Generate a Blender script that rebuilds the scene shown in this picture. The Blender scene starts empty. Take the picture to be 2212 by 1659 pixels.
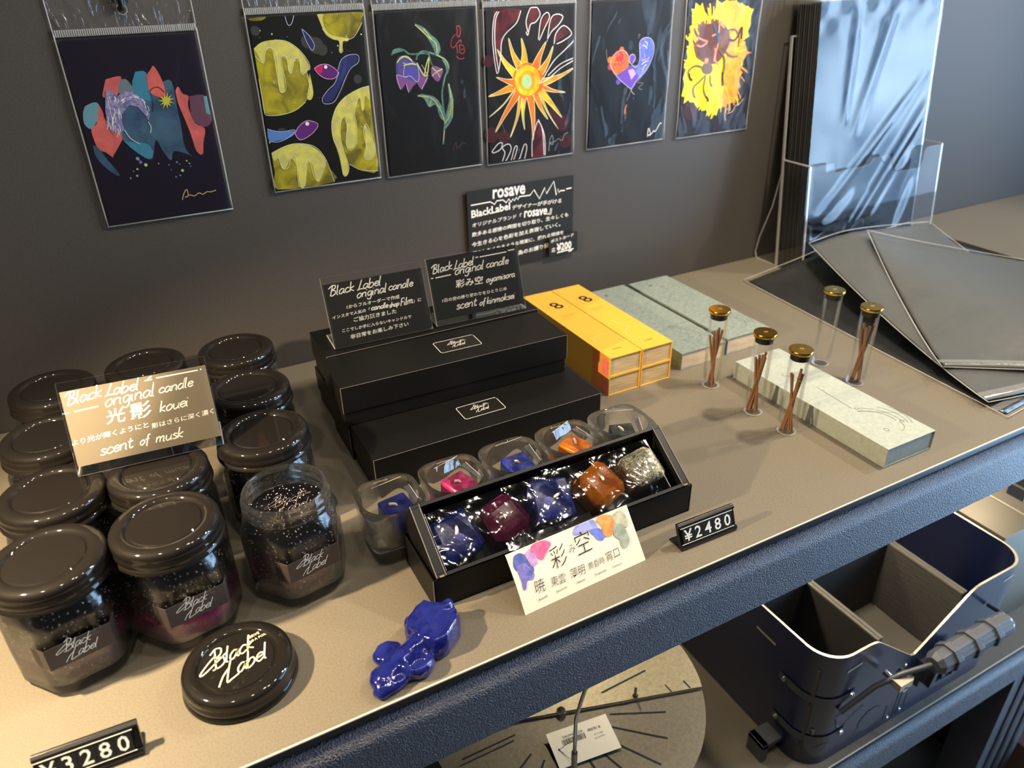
import bpy, bmesh, math, random
from mathutils import Matrix, Vector, Euler
S = bpy.context.scene
COL = S.collection
PI = math.pi

def C(r, g, b):
    f = lambda v: v/12.92 if v <= .04045 else ((v+.055)/1.055)**2.4
    return (f(r/255), f(g/255), f(b/255), 1)

# ------------------------------------------------------------------ camera, world, lights, exposure
cam = bpy.data.cameras.new('camera'); co = bpy.data.objects.new('camera', cam); COL.objects.link(co)
cam.sensor_width = 36; cam.lens = 1642.06/2212*36; cam.clip_start = .01; cam.clip_end = 50
co.matrix_world = Matrix(((.8827, .2446, -.4012, 0), (-.4695, .4247, -.774, -.7363), (-.0189, .8717, .4898, .37), (0, 0, 0, 1)))
S.camera = co
cam.dof.use_dof = True; cam.dof.focus_distance = .56; cam.dof.aperture_fstop = 9
S.view_settings.view_transform = 'Standard'; S.view_settings.look = 'None'
S.view_settings.exposure = 0; S.view_settings.gamma = 1; S.view_settings.use_curve_mapping = False
W = bpy.data.worlds.new('World'); S.world = W; W.use_nodes = True
bg = W.node_tree.nodes['Background']; bg.inputs[0].default_value = (.95, .96, 1, 1); bg.inputs[1].default_value = .06
S.cycles.sample_clamp_indirect = 4
S.cycles.max_bounces = 10; S.cycles.transparent_max_bounces = 24; S.cycles.transmission_bounces = 10

def lamp(name, typ, loc, target, power, color, **kw):
    l = bpy.data.lights.new(name, typ); o = bpy.data.objects.new(name, l); COL.objects.link(o)
    l.energy = power; l.color = color[:3]
    for k, v in kw.items(): setattr(l, k, v)
    o.location = loc
    o.rotation_euler = (Vector(target)-Vector(loc)).to_track_quat('-Z', 'Y').to_euler()
    return o
WARM = (1, .77, .47)
lamp('spot_light', 'SPOT', (-.20, -.345, .285), (-.03, -.35, 0), 19, WARM, spot_size=math.radians(112), spot_blend=.45, shadow_soft_size=.008)
lamp('spot_light', 'SPOT', (1.28, -.44, .72), (.62, -.24, 0), 24, (1, .84, .60), spot_size=math.radians(110), spot_blend=.5, shadow_soft_size=.02)
lamp('spot_light', 'SPOT', (.70, -.40, .62), (.40, -.20, .05), 17, (1, .86, .64), spot_size=math.radians(118), spot_blend=.6, shadow_soft_size=.02)
lamp('shelf_light', 'SPOT', (.36, -.20, -.03), (.34, -.28, -.38), 2.2, (1, .84, .58), spot_size=math.radians(150), spot_blend=.4, shadow_soft_size=.02)
lamp('shelf_light', 'SPOT', (.60, -.33, -.025), (.64, -.30, -.38), 4.0, (1, .86, .66), spot_size=math.radians(150), spot_blend=.4, shadow_soft_size=.02)
lamp('shelf_light', 'SPOT', (1.0, -.26, -.03), (.95, -.28, -.38), 2.0, (1, .86, .64), spot_size=math.radians(150), spot_blend=.4, shadow_soft_size=.02)
for x, y in ((.15, -.80), (.48, -.66), (.74, -.84), (1.05, -.72), (-.35, -.70)):
    lamp('added_sparkle_lamp', 'AREA', (x, y, 1.35), (x*.8, y+.3, 0), 2.8, (1, .88, .70), shape='DISK', size=.08)  # unseen lamps added for glints in glass and film and to lift the labels
day = lamp('daylight', 'AREA', (1.80, -.80, .05), (.90, -.26, .05), 38, (.72, .86, 1), shape='RECTANGLE', size=.80, size_y=1.76, spread=math.radians(120))
# the street outside: pale sky with darker buildings and a patch of trees
day.data.use_nodes = True; dn = day.data.node_tree.nodes; dl = day.data.node_tree.links; de = dn['Emission']
dg = dn.new('ShaderNodeNewGeometry'); dz = dn.new('ShaderNodeTexNoise'); dz.inputs['Scale'].default_value = 3.2; dz.inputs['Detail'].default_value = 2; dl.new(dg.outputs['Position'], dz.inputs['Vector'])
dr = dn.new('ShaderNodeValToRGB'); dl.new(dz.outputs['Fac'], dr.inputs[0]); dq = dr.color_ramp.elements
for p_, c_ in ((.36, (.10, .17, .28, 1)), (.47, (.34, .50, .70, 1)), (.52, (.50, .78, .66, 1)), (.56, (.58, .79, 1, 1)), (.72, (.72, .89, 1.05, 1))):
    e_ = dq[0] if p_ == .36 else (dq[1] if p_ == .72 else dq.new(p_)); e_.position = p_; e_.color = c_
dl.new(dr.outputs[0], de.inputs[0])

# ------------------------------------------------------------------ materials
def mat(name):
    m = bpy.data.materials.new(name); m.use_nodes = True
    n = m.node_tree.nodes; n.clear(); out = n.new('ShaderNodeOutputMaterial')
    return m, n, m.node_tree.links, out
def coords(n, l, scale=1, kind='Object'):
    t = n.new('ShaderNodeTexCoord'); mp = n.new('ShaderNodeMapping')
    mp.inputs['Scale'].default_value = (scale,)*3 if not hasattr(scale, '__len__') else scale
    l.new(t.outputs[kind], mp.inputs['Vector']); return mp.outputs[0]
def noise(n, l, scale, detail=2, dist=0, rough=.5):
    x = n.new('ShaderNodeTexNoise'); l.new(coords(n, l, scale), x.inputs['Vector'])
    x.inputs['Scale'].default_value = 1; x.inputs['Detail'].default_value = detail; x.inputs['Distortion'].default_value = dist; x.inputs['Roughness'].default_value = rough
    return x.outputs['Fac']
def ramp(n, l, fac, stops):
    r = n.new('ShaderNodeValToRGB'); l.new(fac, r.inputs[0])
    e = r.color_ramp.elements
    while len(e) < len(stops): e.new(.5)
    for el, (p, c) in zip(e, stops): el.position = p; el.color = c
    return r.outputs[0]
def bumpnode(n, l, h, strength, dist):
    b = n.new('ShaderNodeBump'); b.inputs['Strength'].default_value = strength; b.inputs['Distance'].default_value = dist
    l.new(h, b.inputs['Height']); return b.outputs[0]
def P(name, col, rough=.5, metal=0, trans=0, ior=1.45, spec=.5, coat=0, bump=None, mottle=None, sss=0, alpha=1):
    """plain or mottled Principled; bump = (scale, strength, distance), mottle = (scale, colour2, distortion)"""
    m, n, l, out = mat(name); b = n.new('ShaderNodeBsdfPrincipled'); l.new(b.outputs[0], out.inputs[0])
    i = b.inputs
    i['Base Color'].default_value = col; i['Roughness'].default_value = rough; i['Metallic'].default_value = metal
    i['Transmission Weight'].default_value = trans; i['IOR'].default_value = ior; i['Specular IOR Level'].default_value = spec
    i['Coat Weight'].default_value = coat; i['Coat Roughness'].default_value = .05; i['Alpha'].default_value = alpha
    if sss: i['Subsurface Weight'].default_value = sss; i['Subsurface Radius'].default_value = (.004, .004, .01); i['Subsurface Scale'].default_value = .5
    if mottle: l.new(ramp(n, l, noise(n, l, mottle[0], 4, mottle[2]), [(.35, col), (.65, mottle[1])]), i['Base Color'])
    if bump: l.new(bumpnode(n, l, noise(n, l, bump[0], 3), bump[1], bump[2]), i['Normal'])
    return m
def film(name, scale=(30, 30, 30), strength=.6, dist=.004, rough=.06, tint=(1, 1, 1, 1), haze=0, distort=1.2, ior=1.33, k=1):
    """clear plastic: transparent with a Fresnel reflection, wrinkled by noise"""
    m, n, l, out = mat(name)
    t = n.new('ShaderNodeBsdfTransparent'); t.inputs[0].default_value = tint
    g = n.new('ShaderNodeBsdfGlossy'); g.inputs['Roughness'].default_value = rough
    f = n.new('ShaderNodeFresnel'); f.inputs['IOR'].default_value = ior
    fk = n.new('ShaderNodeMath'); fk.operation = 'MULTIPLY'; fk.inputs[1].default_value = k; l.new(f.outputs[0], fk.inputs[0])
    mx = n.new('ShaderNodeMixShader'); l.new(fk.outputs[0], mx.inputs[0]); l.new(t.outputs[0], mx.inputs[1]); l.new(g.outputs[0], mx.inputs[2])
    if strength:
        nm = bumpnode(n, l, noise(n, l, scale, 2, distort), strength, dist)
        l.new(nm, g.inputs['Normal']); l.new(nm, f.inputs['Normal'])
    res = mx.outputs[0]
    if haze:
        d = n.new('ShaderNodeBsdfDiffuse'); d.inputs[0].default_value = (.8, .8, .8, 1)
        m2 = n.new('ShaderNodeMixShader'); m2.inputs[0].default_value = haze; l.new(res, m2.inputs[1]); l.new(d.outputs[0], m2.inputs[2]); res = m2.outputs[0]
    l.new(res, out.inputs[0]); return m

M = {}
M['wall'] = P('wall_laminate', C(70, 66, 62), .55, bump=(900, .25, .0006), mottle=(700, C(63, 59, 56), 0))
M['board'] = P('shelf_laminate', C(120, 112, 98), .42, bump=(1400, .25, .0004), mottle=(900, C(106, 99, 87), 0))
M['edge'] = P('board_edge', C(40, 38, 37), .4)
M['beam'] = P('powder_coated_steel', C(13, 20, 48), .33, spec=1, bump=(1000, 1, .0022))  # blue of the daylight put into the dark coat's own colour
M['blackbox'] = P('black_card_box', C(12, 11, 11), .45, spec=.3)
M['blackin'] = P('black_card_inside', C(12, 12, 13), .6)
M['paperedge'] = P('worn_card_edge', C(120, 110, 100), .7)
M['lid'] = P('black_lacquer', C(20, 17, 15), .6, spec=.1, coat=.8)
M['white'] = P('white_ink', C(240, 238, 230), .6)
M['gold'] = P('cream_ink', C(235, 226, 178), .5)
M['label'] = P('dark_label', C(62, 54, 54), .42)
M['labelgrey'] = P('grey_ink_and_edge_glint', C(120, 112, 110), .6)
M['sticker'] = P('black_sticker', C(24, 22, 22), .35)
M['blackpaper_lit'] = P('brown_and_lamplit_card', C(112, 103, 88), .75, bump=(2500, .3, .0002))  # black sign card; the near lamp's warm light is painted in as brown
M['blackboardcard'] = P('black_sign_card', C(24, 24, 24), .6)
M['acrylic'] = film('acrylic', strength=0, rough=.02, k=.7)
M['acrylicedge'] = film('acrylic_edge', strength=0, rough=.15, haze=.3)
M['film'] = film('sleeve_film', (18, 18, 11), .8, .004, .05, distort=1.8, ior=1.3, k=.45)
M['filmseal'] = film('sleeve_seal', (260, 20, 20), .9, .003, .12, haze=.14)
M['filmline'] = film('sleeve_edge_dark', strength=0, rough=.12, haze=.03)
M['filmedge'] = film('sleeve_edge', strength=0, rough=.1, haze=.42)
M['filmhead'] = film('sleeve_header', (60, 30, 30), .8, .005, .08, haze=.03, distort=3)
M['cello'] = film('cellophane', (40, 40, 40), .16, .004, .07, distort=2, ior=1.8, k=.9)
M['tube'] = film('thin_glass', strength=0, rough=.01, ior=1.4, k=.32)
g_, n_, l_, o_ = mat('clear_glass'); b_ = n_.new('ShaderNodeBsdfGlass'); b_.inputs['IOR'].default_value = 1.48; b_.inputs['Roughness'].default_value = 0; b_.inputs[0].default_value = (.98, .985, .98, 1); t_ = n_.new('ShaderNodeBsdfTransparent'); x_ = n_.new('ShaderNodeMixShader'); x_.inputs[0].default_value = .8; d_ = n_.new('ShaderNodeBsdfTranslucent'); d_.inputs[0].default_value = (.9, .9, .88, 1); y_ = n_.new('ShaderNodeMixShader'); y_.inputs[0].default_value = .012; l_.new(x_.outputs[0], y_.inputs[1]); l_.new(d_.outputs[0], y_.inputs[2]); l_.new(t_.outputs[0], x_.inputs[1]); l_.new(b_.outputs[0], x_.inputs[2]); l_.new(y_.outputs[0], o_.inputs[0]); M['glass'] = g_
M['brass'] = P('brass', C(214, 168, 70), .22, metal=1, bump=((20, 20, 900), .1, .0003))
M['rubber'] = P('black_rubber', C(16, 16, 16), .5)
M['stick'] = P('incense_brown', C(134, 92, 60), .8, bump=(900, .4, .0005))
M['yellow'] = P('yellow_card', C(230, 174, 62), .5)
M['orange'] = P('orange_card', C(226, 140, 62), .5)
M['yelline'] = P('pale_yellow_ink', C(246, 208, 120), .5)
M['ink'] = P('black_ink', C(28, 22, 14), .6)
M['inkbrown'] = P('ochre_ink', C(190, 140, 40), .6)
M['tan'] = P('kraft_tray', C(206, 178, 132), .8, bump=((60, 60, 900), .4, .0006), mottle=((40, 40, 600), C(186, 156, 110), 0))
M['wood'] = P('pale_wood_tray', C(214, 190, 158), .75, bump=((40, 40, 900), .3, .0005), mottle=((30, 30, 400), C(196, 172, 142), 0))
M['greygreen'] = P('grey_green_card', C(134, 144, 136), .8, mottle=(260, C(118, 128, 122), .5))
M['palegrey'] = P('pale_grey_card', C(166, 172, 163), .8, mottle=(260, C(154, 160, 152), .5))
M['greyink'] = P('grey_line_ink', C(84, 92, 90), .7)
M['paper'] = P('cream_paper', C(236, 228, 208), .7, bump=(90, .3, .001))
M['tagblack'] = P('black_plastic', C(20, 20, 21), .3)
M['tagcell'] = P('black_plastic_tile', C(26, 28, 30), .45)
M['wick'] = P('cotton_wick', C(232, 222, 200), .8)
def wax(name, c1, c2, rough=.25): return P(name, c1, rough, trans=.35, ior=1.4, sss=.25, mottle=(130, c2, 1.5), bump=(160, .25, .001))
M['waxblue'] = wax('blue_gel_wax', C(26, 34, 120), C(44, 56, 150)); M['waxmag'] = wax('magenta_gel_wax', C(170, 34, 104), C(214, 70, 140))
M['waxvio'] = wax('violet_blue_gel_wax', C(40, 52, 160), C(80, 92, 190)); M['waxora'] = wax('orange_gel_wax', C(214, 110, 16), C(240, 150, 40))
M['waxgrey'] = wax('grey_green_gel_wax', C(64, 78, 72), C(86, 96, 90)); M['waxplum'] = wax('plum_gel_wax', C(104, 26, 66), C(130, 44, 84))
M['waxclear'] = P('crackled_clear_wax', C(60, 60, 54), .3, mottle=(420, C(235, 230, 200), 2), bump=(300, .8, .002))
M['waxlump'] = P('deep_blue_wax', C(22, 28, 112), .12, trans=.45, ior=1.45, sss=.12, coat=.3, mottle=(90, C(42, 52, 146), 1), bump=(260, .18, .0012))
def gel(name, c0, c1):
    m, n, l, out = mat(name); b = n.new('ShaderNodeBsdfPrincipled'); l.new(b.outputs[0], out.inputs[0])
    t = n.new('ShaderNodeTexCoord'); sx = n.new('ShaderNodeSeparateXYZ'); l.new(t.outputs['Object'], sx.inputs[0])
    nz = noise(n, l, 90, 4, 1.5); a = n.new('ShaderNodeMath'); a.operation = 'MULTIPLY_ADD'; a.inputs[1].default_value = .016; l.new(nz, a.inputs[0]); l.new(sx.outputs[2], a.inputs[2])
    k = n.new('ShaderNodeMath'); k.operation = 'MULTIPLY'; k.inputs[1].default_value = 15; l.new(a.outputs[0], k.inputs[0])
    colr = ramp(n, l, k.outputs[0], [(.22, c0), (.42, c1), (.54, C(60, 12, 50)), (.66, C(8, 6, 11))])
    tr = ramp(n, l, k.outputs[0], [(.25, (.55,)*3+(1,)), (.56, (.0,)*3+(1,))])
    v = n.new('ShaderNodeTexVoronoi'); l.new(coords(n, l, 1500), v.inputs['Vector']); v.inputs['Scale'].default_value = 1
    w = n.new('ShaderNodeTexWhiteNoise'); l.new(v.outputs['Color'], w.inputs['Vector'])
    gt = n.new('ShaderNodeMath'); gt.operation = 'GREATER_THAN'; gt.inputs[1].default_value = .972; l.new(w.outputs['Value'], gt.inputs[0])
    mx = n.new('ShaderNodeMix'); mx.data_type = 'RGBA'; l.new(gt.outputs[0], mx.inputs[0]); l.new(colr, mx.inputs[6]); mx.inputs[7].default_value = C(225, 210, 205)
    l.new(mx.outputs[2], b.inputs['Base Color']); l.new(tr, b.inputs['Transmission Weight'])
    b.inputs['Roughness'].default_value = .2; b.inputs['IOR'].default_value = 1.42
    return m
M['gel'] = gel('black_to_mauve_gel', C(122, 98, 102), C(104, 52, 84)); M['gelpink_lit'] = gel('black_to_lit_pink_gel', C(255, 176, 204), C(210, 44, 140))  # the pink version paints light passing through the gel's base as brighter colour
M['steel'] = P('brushed_plate_steel', C(150, 140, 116), .5, metal=.35, bump=(420, .25, .0006), mottle=(260, C(132, 124, 102), .6))
M['steel_shaded'] = P('plate_steel_shaded', C(104, 97, 84), .55, metal=.3, bump=(420, .25, .0006), mottle=(260, C(92, 86, 74), .6))  # same plate steel, darkened to paint the shade on the lower half
M['slot'] = P('dark_slot', C(6, 6, 7), .8)
M['chrome'] = P('chrome', C(215, 215, 215), .1, metal=1)
M['toolbox'] = P('black_coated_steel', C(18, 27, 58), .28, spec=1)  # black box; bluish daylight on it is put into the base colour
M['rim'] = P('bare_rim_and_lit_slot', C(208, 196, 172), .35, metal=.6)
M['fabric'] = P('black_woven_fabric', C(66, 63, 59), .9, bump=((60, 60, 1600), .8, .001))
M['fabricedge'] = P('grey_binding_tape', C(96, 91, 81), .9, bump=(1600, .5, .0005))
M['felt'] = P('grey_felt', C(92, 87, 79), .95, bump=(1200, .6, .001))
M['plastic'] = P('dark_grey_plastic', C(70, 73, 80), .38)
M['stove'] = P('grey_brown_sheet_steel', C(120, 112, 96), .42, metal=.5, bump=(900, .1, .0004))
M['tile'] = P('floor_tile', C(150, 150, 144), .35, mottle=(14, C(134, 132, 126), 0))
M['brownbox'] = P('brown_and_lamplit_card', C(86, 62, 54), .3)
M['sheet_sheen'] = P('dark_print_with_sheen', C(84, 86, 86), .28, spec=.8, bump=((14, 14, 14), .35, .012))  # dark print; wall reflection and film haze painted in as grey
M['boardlip'] = P('board_lip', C(226, 212, 186), .4)
M['sheet'] = P('dark_sleeved_print', C(40, 41, 43), .22, spec=.8, bump=((14, 14, 14), .35, .012))
M['poster'] = P('black_poster', C(16, 16, 18), .4)
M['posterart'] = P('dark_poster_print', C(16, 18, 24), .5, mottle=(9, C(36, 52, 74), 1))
M['postergreen'] = P('poster_green_ink', C(120, 160, 30), .5)
M['posterteal'] = P('poster_teal_ink', C(60, 140, 150), .5)
M['filmposter'] = film('poster_sleeve_film', (5, 5, 2.2), .12, .012, .03, distort=1.5, ior=1.55)
_art = dict(coral=(196, 96, 88), teal=(92, 138, 150), teal2=(56, 118, 142), grayteal=(96, 112, 120), bluegray=(62, 92, 112), mauve=(92, 62, 78), wing=(142, 138, 172), ink=(226, 226, 238), black=(20, 18, 26), yel=(178, 172, 60), palegreen=(150, 186, 130), sig=(190, 170, 110),
  lemon=(160, 150, 34), lemonlight=(196, 190, 84), cream=(220, 216, 160), plum=(84, 34, 104), crimson=(176, 30, 80), white=(240, 238, 236), pink=(214, 150, 196), navy=(36, 42, 92), lav=(176, 180, 220), skyb=(76, 116, 178), haze=(52, 54, 50),
  violet=(92, 72, 130), mauve2=(116, 72, 128), violetb=(76, 72, 150), lime=(186, 194, 110), leaf=(98, 134, 122), redink=(178, 58, 62), maroon=(92, 26, 36), maroond=(58, 18, 24), amber=(236, 160, 20), gold=(244, 196, 30), orange=(226, 104, 24), paleorange=(248, 214, 160), pinkwhite=(238, 206, 208), sigg=(120, 140, 140),
  red=(206, 58, 44), blue=(54, 86, 186), purple=(92, 62, 160), lilac=(170, 140, 210), dimgray=(120, 118, 116), sunyel=(252, 212, 16), sunor=(240, 150, 20), sunbrown=(112, 66, 40), sunbrown2=(84, 46, 34), brownblack=(54, 26, 24), murk=(74, 74, 54), salmon=(196, 122, 96), sigp=(220, 184, 170))
_mot = dict(lemon=(60, (96, 88, 30)), lemonlight=(90, (170, 164, 100)), gold=(90, (236, 150, 20)), amber=(90, (214, 120, 16)), sunyel=(120, (238, 180, 10)), sunor=(120, (222, 120, 14)), sunbrown=(60, (74, 38, 28)), blue=(120, (110, 110, 210)), red=(160, (232, 120, 50)), violet=(160, (70, 70, 130)), leaf=(160, (60, 90, 96)), coral=(60, (170, 84, 84)), bluegray=(60, (44, 66, 92)), maroon=(80, (50, 16, 22)), wing=(400, (90, 84, 130)), murk=(200, (110, 66, 50)))
for k, v in _art.items():
    br = lambda c: C(*[min(255, q*1.2+4) for q in c]); M['a_'+k] = P('print_'+k, br(v), .5, mottle=(_mot[k][0], br(_mot[k][1]), .8) if k in _mot else None)
for k, v in dict(c1=(30, 22, 40), c2=(16, 16, 14), c3=(17, 16, 16), c4=(22, 17, 17), c5=(17, 17, 19), c6=(36, 28, 32)).items(): M[k] = P('postcard_'+k, C(*v), .5)
for k, v in dict(b1=(64, 78, 150), b1b=(104, 96, 176), lil=(170, 130, 190), pk=(212, 84, 132), b2=(134, 140, 206), b2b=(84, 104, 204), or_=(228, 128, 62), gr=(168, 166, 144), gr2=(138, 148, 134)).items():
    M['w_'+k] = P('watercolour_'+k, C(*v), .7, mottle=(140, C(min(255, v[0]+34), min(255, v[1]+34), min(255, v[2]+30)), 1))

# ------------------------------------------------------------------ geometry helpers
class G:
    """collects polygons of several materials into one mesh"""
    def __init__(s): s.v = []; s.f = []; s.m = []; s.mats = []; s.M = Matrix()
    def mi(s, m):
        if m not in s.mats: s.mats.append(m)
        return s.mats.index(m)
    def add(s, vs, fs, m):
        o = len(s.v); s.v += [s.M @ Vector(p) for p in vs]; k = s.mi(m)
        for f in fs: s.f.append([i+o for i in f]); s.m.append(k)
    def box(s, a, b, m):
        x0, y0, z0 = a; x1, y1, z1 = b
        s.add([(x0, y0, z0), (x1, y0, z0), (x1, y1, z0), (x0, y1, z0), (x0, y0, z1), (x1, y0, z1), (x1, y1, z1), (x0, y1, z1)],
              [(3, 2, 1, 0), (4, 5, 6, 7), (0, 1, 5, 4), (1, 2, 6, 5), (2, 3, 7, 6), (3, 0, 4, 7)], m); return s
    def prism(s, pts, z0, z1, m, caps=True, mside=None):
        n = len(pts)
        s.add([(x, y, z0) for x, y in pts]+[(x, y, z1) for x, y in pts], [(i, (i+1) % n, n+(i+1) % n, n+i) for i in range(n)], mside or m)
        if caps: s.add([(x, y, z1) for x, y in pts], [tuple(range(n))], m); s.add([(x, y, z0) for x, y in pts], [tuple(range(n))[::-1]], m)
        return s
    def loft(s, rings, m, closed=False, cap0=True, cap1=True):
        n = len(rings[0]); vs = [p for r in rings for p in r]; fs = []
        for k in range(len(rings)-(0 if closed else 1)):
            a = k*n; b = ((k+1) % len(rings))*n
            fs += [(a+i, a+(i+1) % n, b+(i+1) % n, b+i) for i in range(n)]
        if cap0 and not closed: fs.append(tuple(range(n))[::-1])
        if cap1 and not closed: fs.append(tuple(range((len(rings)-1)*n, len(rings)*n)))
        s.add(vs, fs, m); return s
    def lathe(s, prof, m, n=56, **k):
        return s.loft([[(r*math.cos(2*PI*i/n), r*math.sin(2*PI*i/n), z) for i in range(n)] for r, z in prof], m, **k)
    def tube(s, pts, r, m, n=10):
        pts = [Vector(p) for p in pts]; rings = []; up = None
        for i, p in enumerate(pts):
            d = (pts[min(i+1, len(pts)-1)]-pts[max(i-1, 0)]).normalized()
            if up is None: up = d.orthogonal().normalized()
            up = (up-d*up.dot(d)).normalized(); sd = d.cross(up); rr = r[i] if hasattr(r, '__len__') else r
            rings.append([p+(up*math.cos(2*PI*j/n)+sd*math.sin(2*PI*j/n))*rr for j in range(n)])
        return s.loft(rings, m)
    def flat(s, pts, z, m): s.add([(x, y, z) for x, y in pts], [tuple(range(len(pts)))], m); return s
    def disc(s, x, y, r, z, m, n=14): return s.flat([(x+r*math.cos(2*PI*i/n), y+r*math.sin(2*PI*i/n)) for i in range(n)], z, m)
    def ribbon(s, pts, w, z, m):
        n = len(pts)
        if n < 2: return s
        L = []; 
        for i, p in enumerate(pts):
            a = pts[max(i-1, 0)]; b = pts[min(i+1, n-1)]; dx, dy = b[0]-a[0], b[1]-a[1]; d = math.hypot(dx, dy) or 1
            L.append((p[0]-dy/d*w/2, p[1]+dx/d*w/2, z)); L.append((p[0]+dy/d*w/2, p[1]-dx/d*w/2, z))
        s.add(L, [(2*i+1, 2*i+3, 2*i+2, 2*i) for i in range(n-1)], m)
        return s
    def grid(s, fn, nu, nv, m):
        s.add([fn(i/nu, j/nv) for j in range(nv+1) for i in range(nu+1)], [(j*(nu+1)+i, j*(nu+1)+i+1, (j+1)*(nu+1)+i+1, (j+1)*(nu+1)+i) for j in range(nv) for i in range(nu)], m); return s
    def build(s, name, parent=None, smooth=None, bevel=0, loc=None, rz=0, label=None):
        me = bpy.data.meshes.new(name); me.from_pydata([tuple(v) for v in s.v], [], s.f)
        for m in s.mats: me.materials.append(M[m])
        me.polygons.foreach_set('material_index', s.m); me.validate()
        if smooth is not None:
            me.polygons.foreach_set('use_smooth', [True]*len(me.polygons))
            if smooth: me.set_sharp_from_angle(angle=math.radians(smooth))
        me.update()
        o = bpy.data.objects.new(name, me); COL.objects.link(o)
        if parent: o.parent = parent
        if loc: o.location = loc
        o.rotation_euler.z = rz
        if bevel:
            b = o.modifiers.new('edge', 'BEVEL'); b.width = bevel; b.segments = 2; b.limit_method = 'ANGLE'
        if label: o['label'] = label
        return o
def tag(o, label, cat, group=None, kind=None):
    o['label'] = label; o['category'] = cat
    if group: o['group'] = group
    if kind: o['kind'] = kind
    return o
def thing(name, label, cat, loc=(0, 0, 0), rz=0, group=None):
    o = bpy.data.objects.new(name, None); COL.objects.link(o); o.empty_display_size = .02
    o.location = loc; o.rotation_euler.z = rz
    return tag(o, label, cat, group)
def copy_tree(o, label=None, loc=None, rz=None, skip=()):
    c = o.copy(); COL.objects.link(c)
    for ch in o.children:
        if ch.name.split('.')[0] in skip: continue
        d = ch.copy(); COL.objects.link(d); d.parent = c
        for g in ch.children:
            e = g.copy(); COL.objects.link(e); e.parent = d
    if label: c['label'] = label
    if loc is not None: c.location = loc
    if rz is not None: c.rotation_euler.z = rz
    return c
def struct(o): o['kind'] = 'structure'; return o
def cr(pts, k=5):
    """Catmull-Rom through the points"""
    if len(pts) < 3: return list(pts)
    out = []; n = len(pts)
    for i in range(n-1):
        p = [pts[max(i-1, 0)], pts[i], pts[i+1], pts[min(i+2, n-1)]]
        for j in range(k):
            t = j/k
            out.append(tuple(.5*(2*p[1][a]+(p[2][a]-p[0][a])*t+(2*p[0][a]-5*p[1][a]+4*p[2][a]-p[3][a])*t*t+(3*p[1][a]-p[0][a]-3*p[2][a]+p[3][a])*t**3) for a in range(len(p[0]))))
    return out+[tuple(pts[-1])]
def pairs(s):
    f = [float(x) for x in s.split()] if isinstance(s, str) else list(s)
    return list(zip(f[::2], f[1::2]))
def frame(o, ex, ey, ez=None):
    ex = Vector(ex).normalized(); ey = Vector(ey); ey = (ey-ex*ey.dot(ex)).normalized(); ez = ex.cross(ey)
    return Matrix(((ex.x, ey.x, ez.x, o[0]), (ex.y, ey.y, ez.y, o[1]), (ex.z, ey.z, ez.z, o[2]), (0, 0, 0, 1)))

# ------------------------------------------------------------------ lettering
_tc = {}
def text_geo(st, bold=0, shear=0):
    k = (st, bold, shear)
    if k not in _tc:
        cu = bpy.data.curves.new('t', 'FONT'); cu.body = st; cu.resolution_u = 2; cu.offset = bold; cu.shear = shear; cu.fill_mode = 'FRONT'
        o = bpy.data.objects.new('t', cu); COL.objects.link(o)
        me = bpy.data.meshes.new_from_object(o.evaluated_get(bpy.context.evaluated_depsgraph_get()))
        v = [(p.co.x, p.co.y) for p in me.vertices]; f = [tuple(q.vertices) for q in me.polygons]
        bpy.data.objects.remove(o); bpy.data.curves.remove(cu); bpy.data.meshes.remove(me)
        x0 = min(p[0] for p in v); x1 = max(p[0] for p in v)
        _tc[k] = ([(x-x0, y) for x, y in v], f, x1-x0)
    return _tc[k]
def put_text(g, st, x, y, width, ang, z, m, bold=0, shear=0, ys=1):
    v, f, w = text_geo(st, bold, shear); k = width/w; c, s = math.cos(math.radians(ang)), math.sin(math.radians(ang))
    g.add([(x+k*(a*c-b*ys*s), y+k*(a*s+b*ys*c), z) for a, b in v], f, m)
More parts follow.
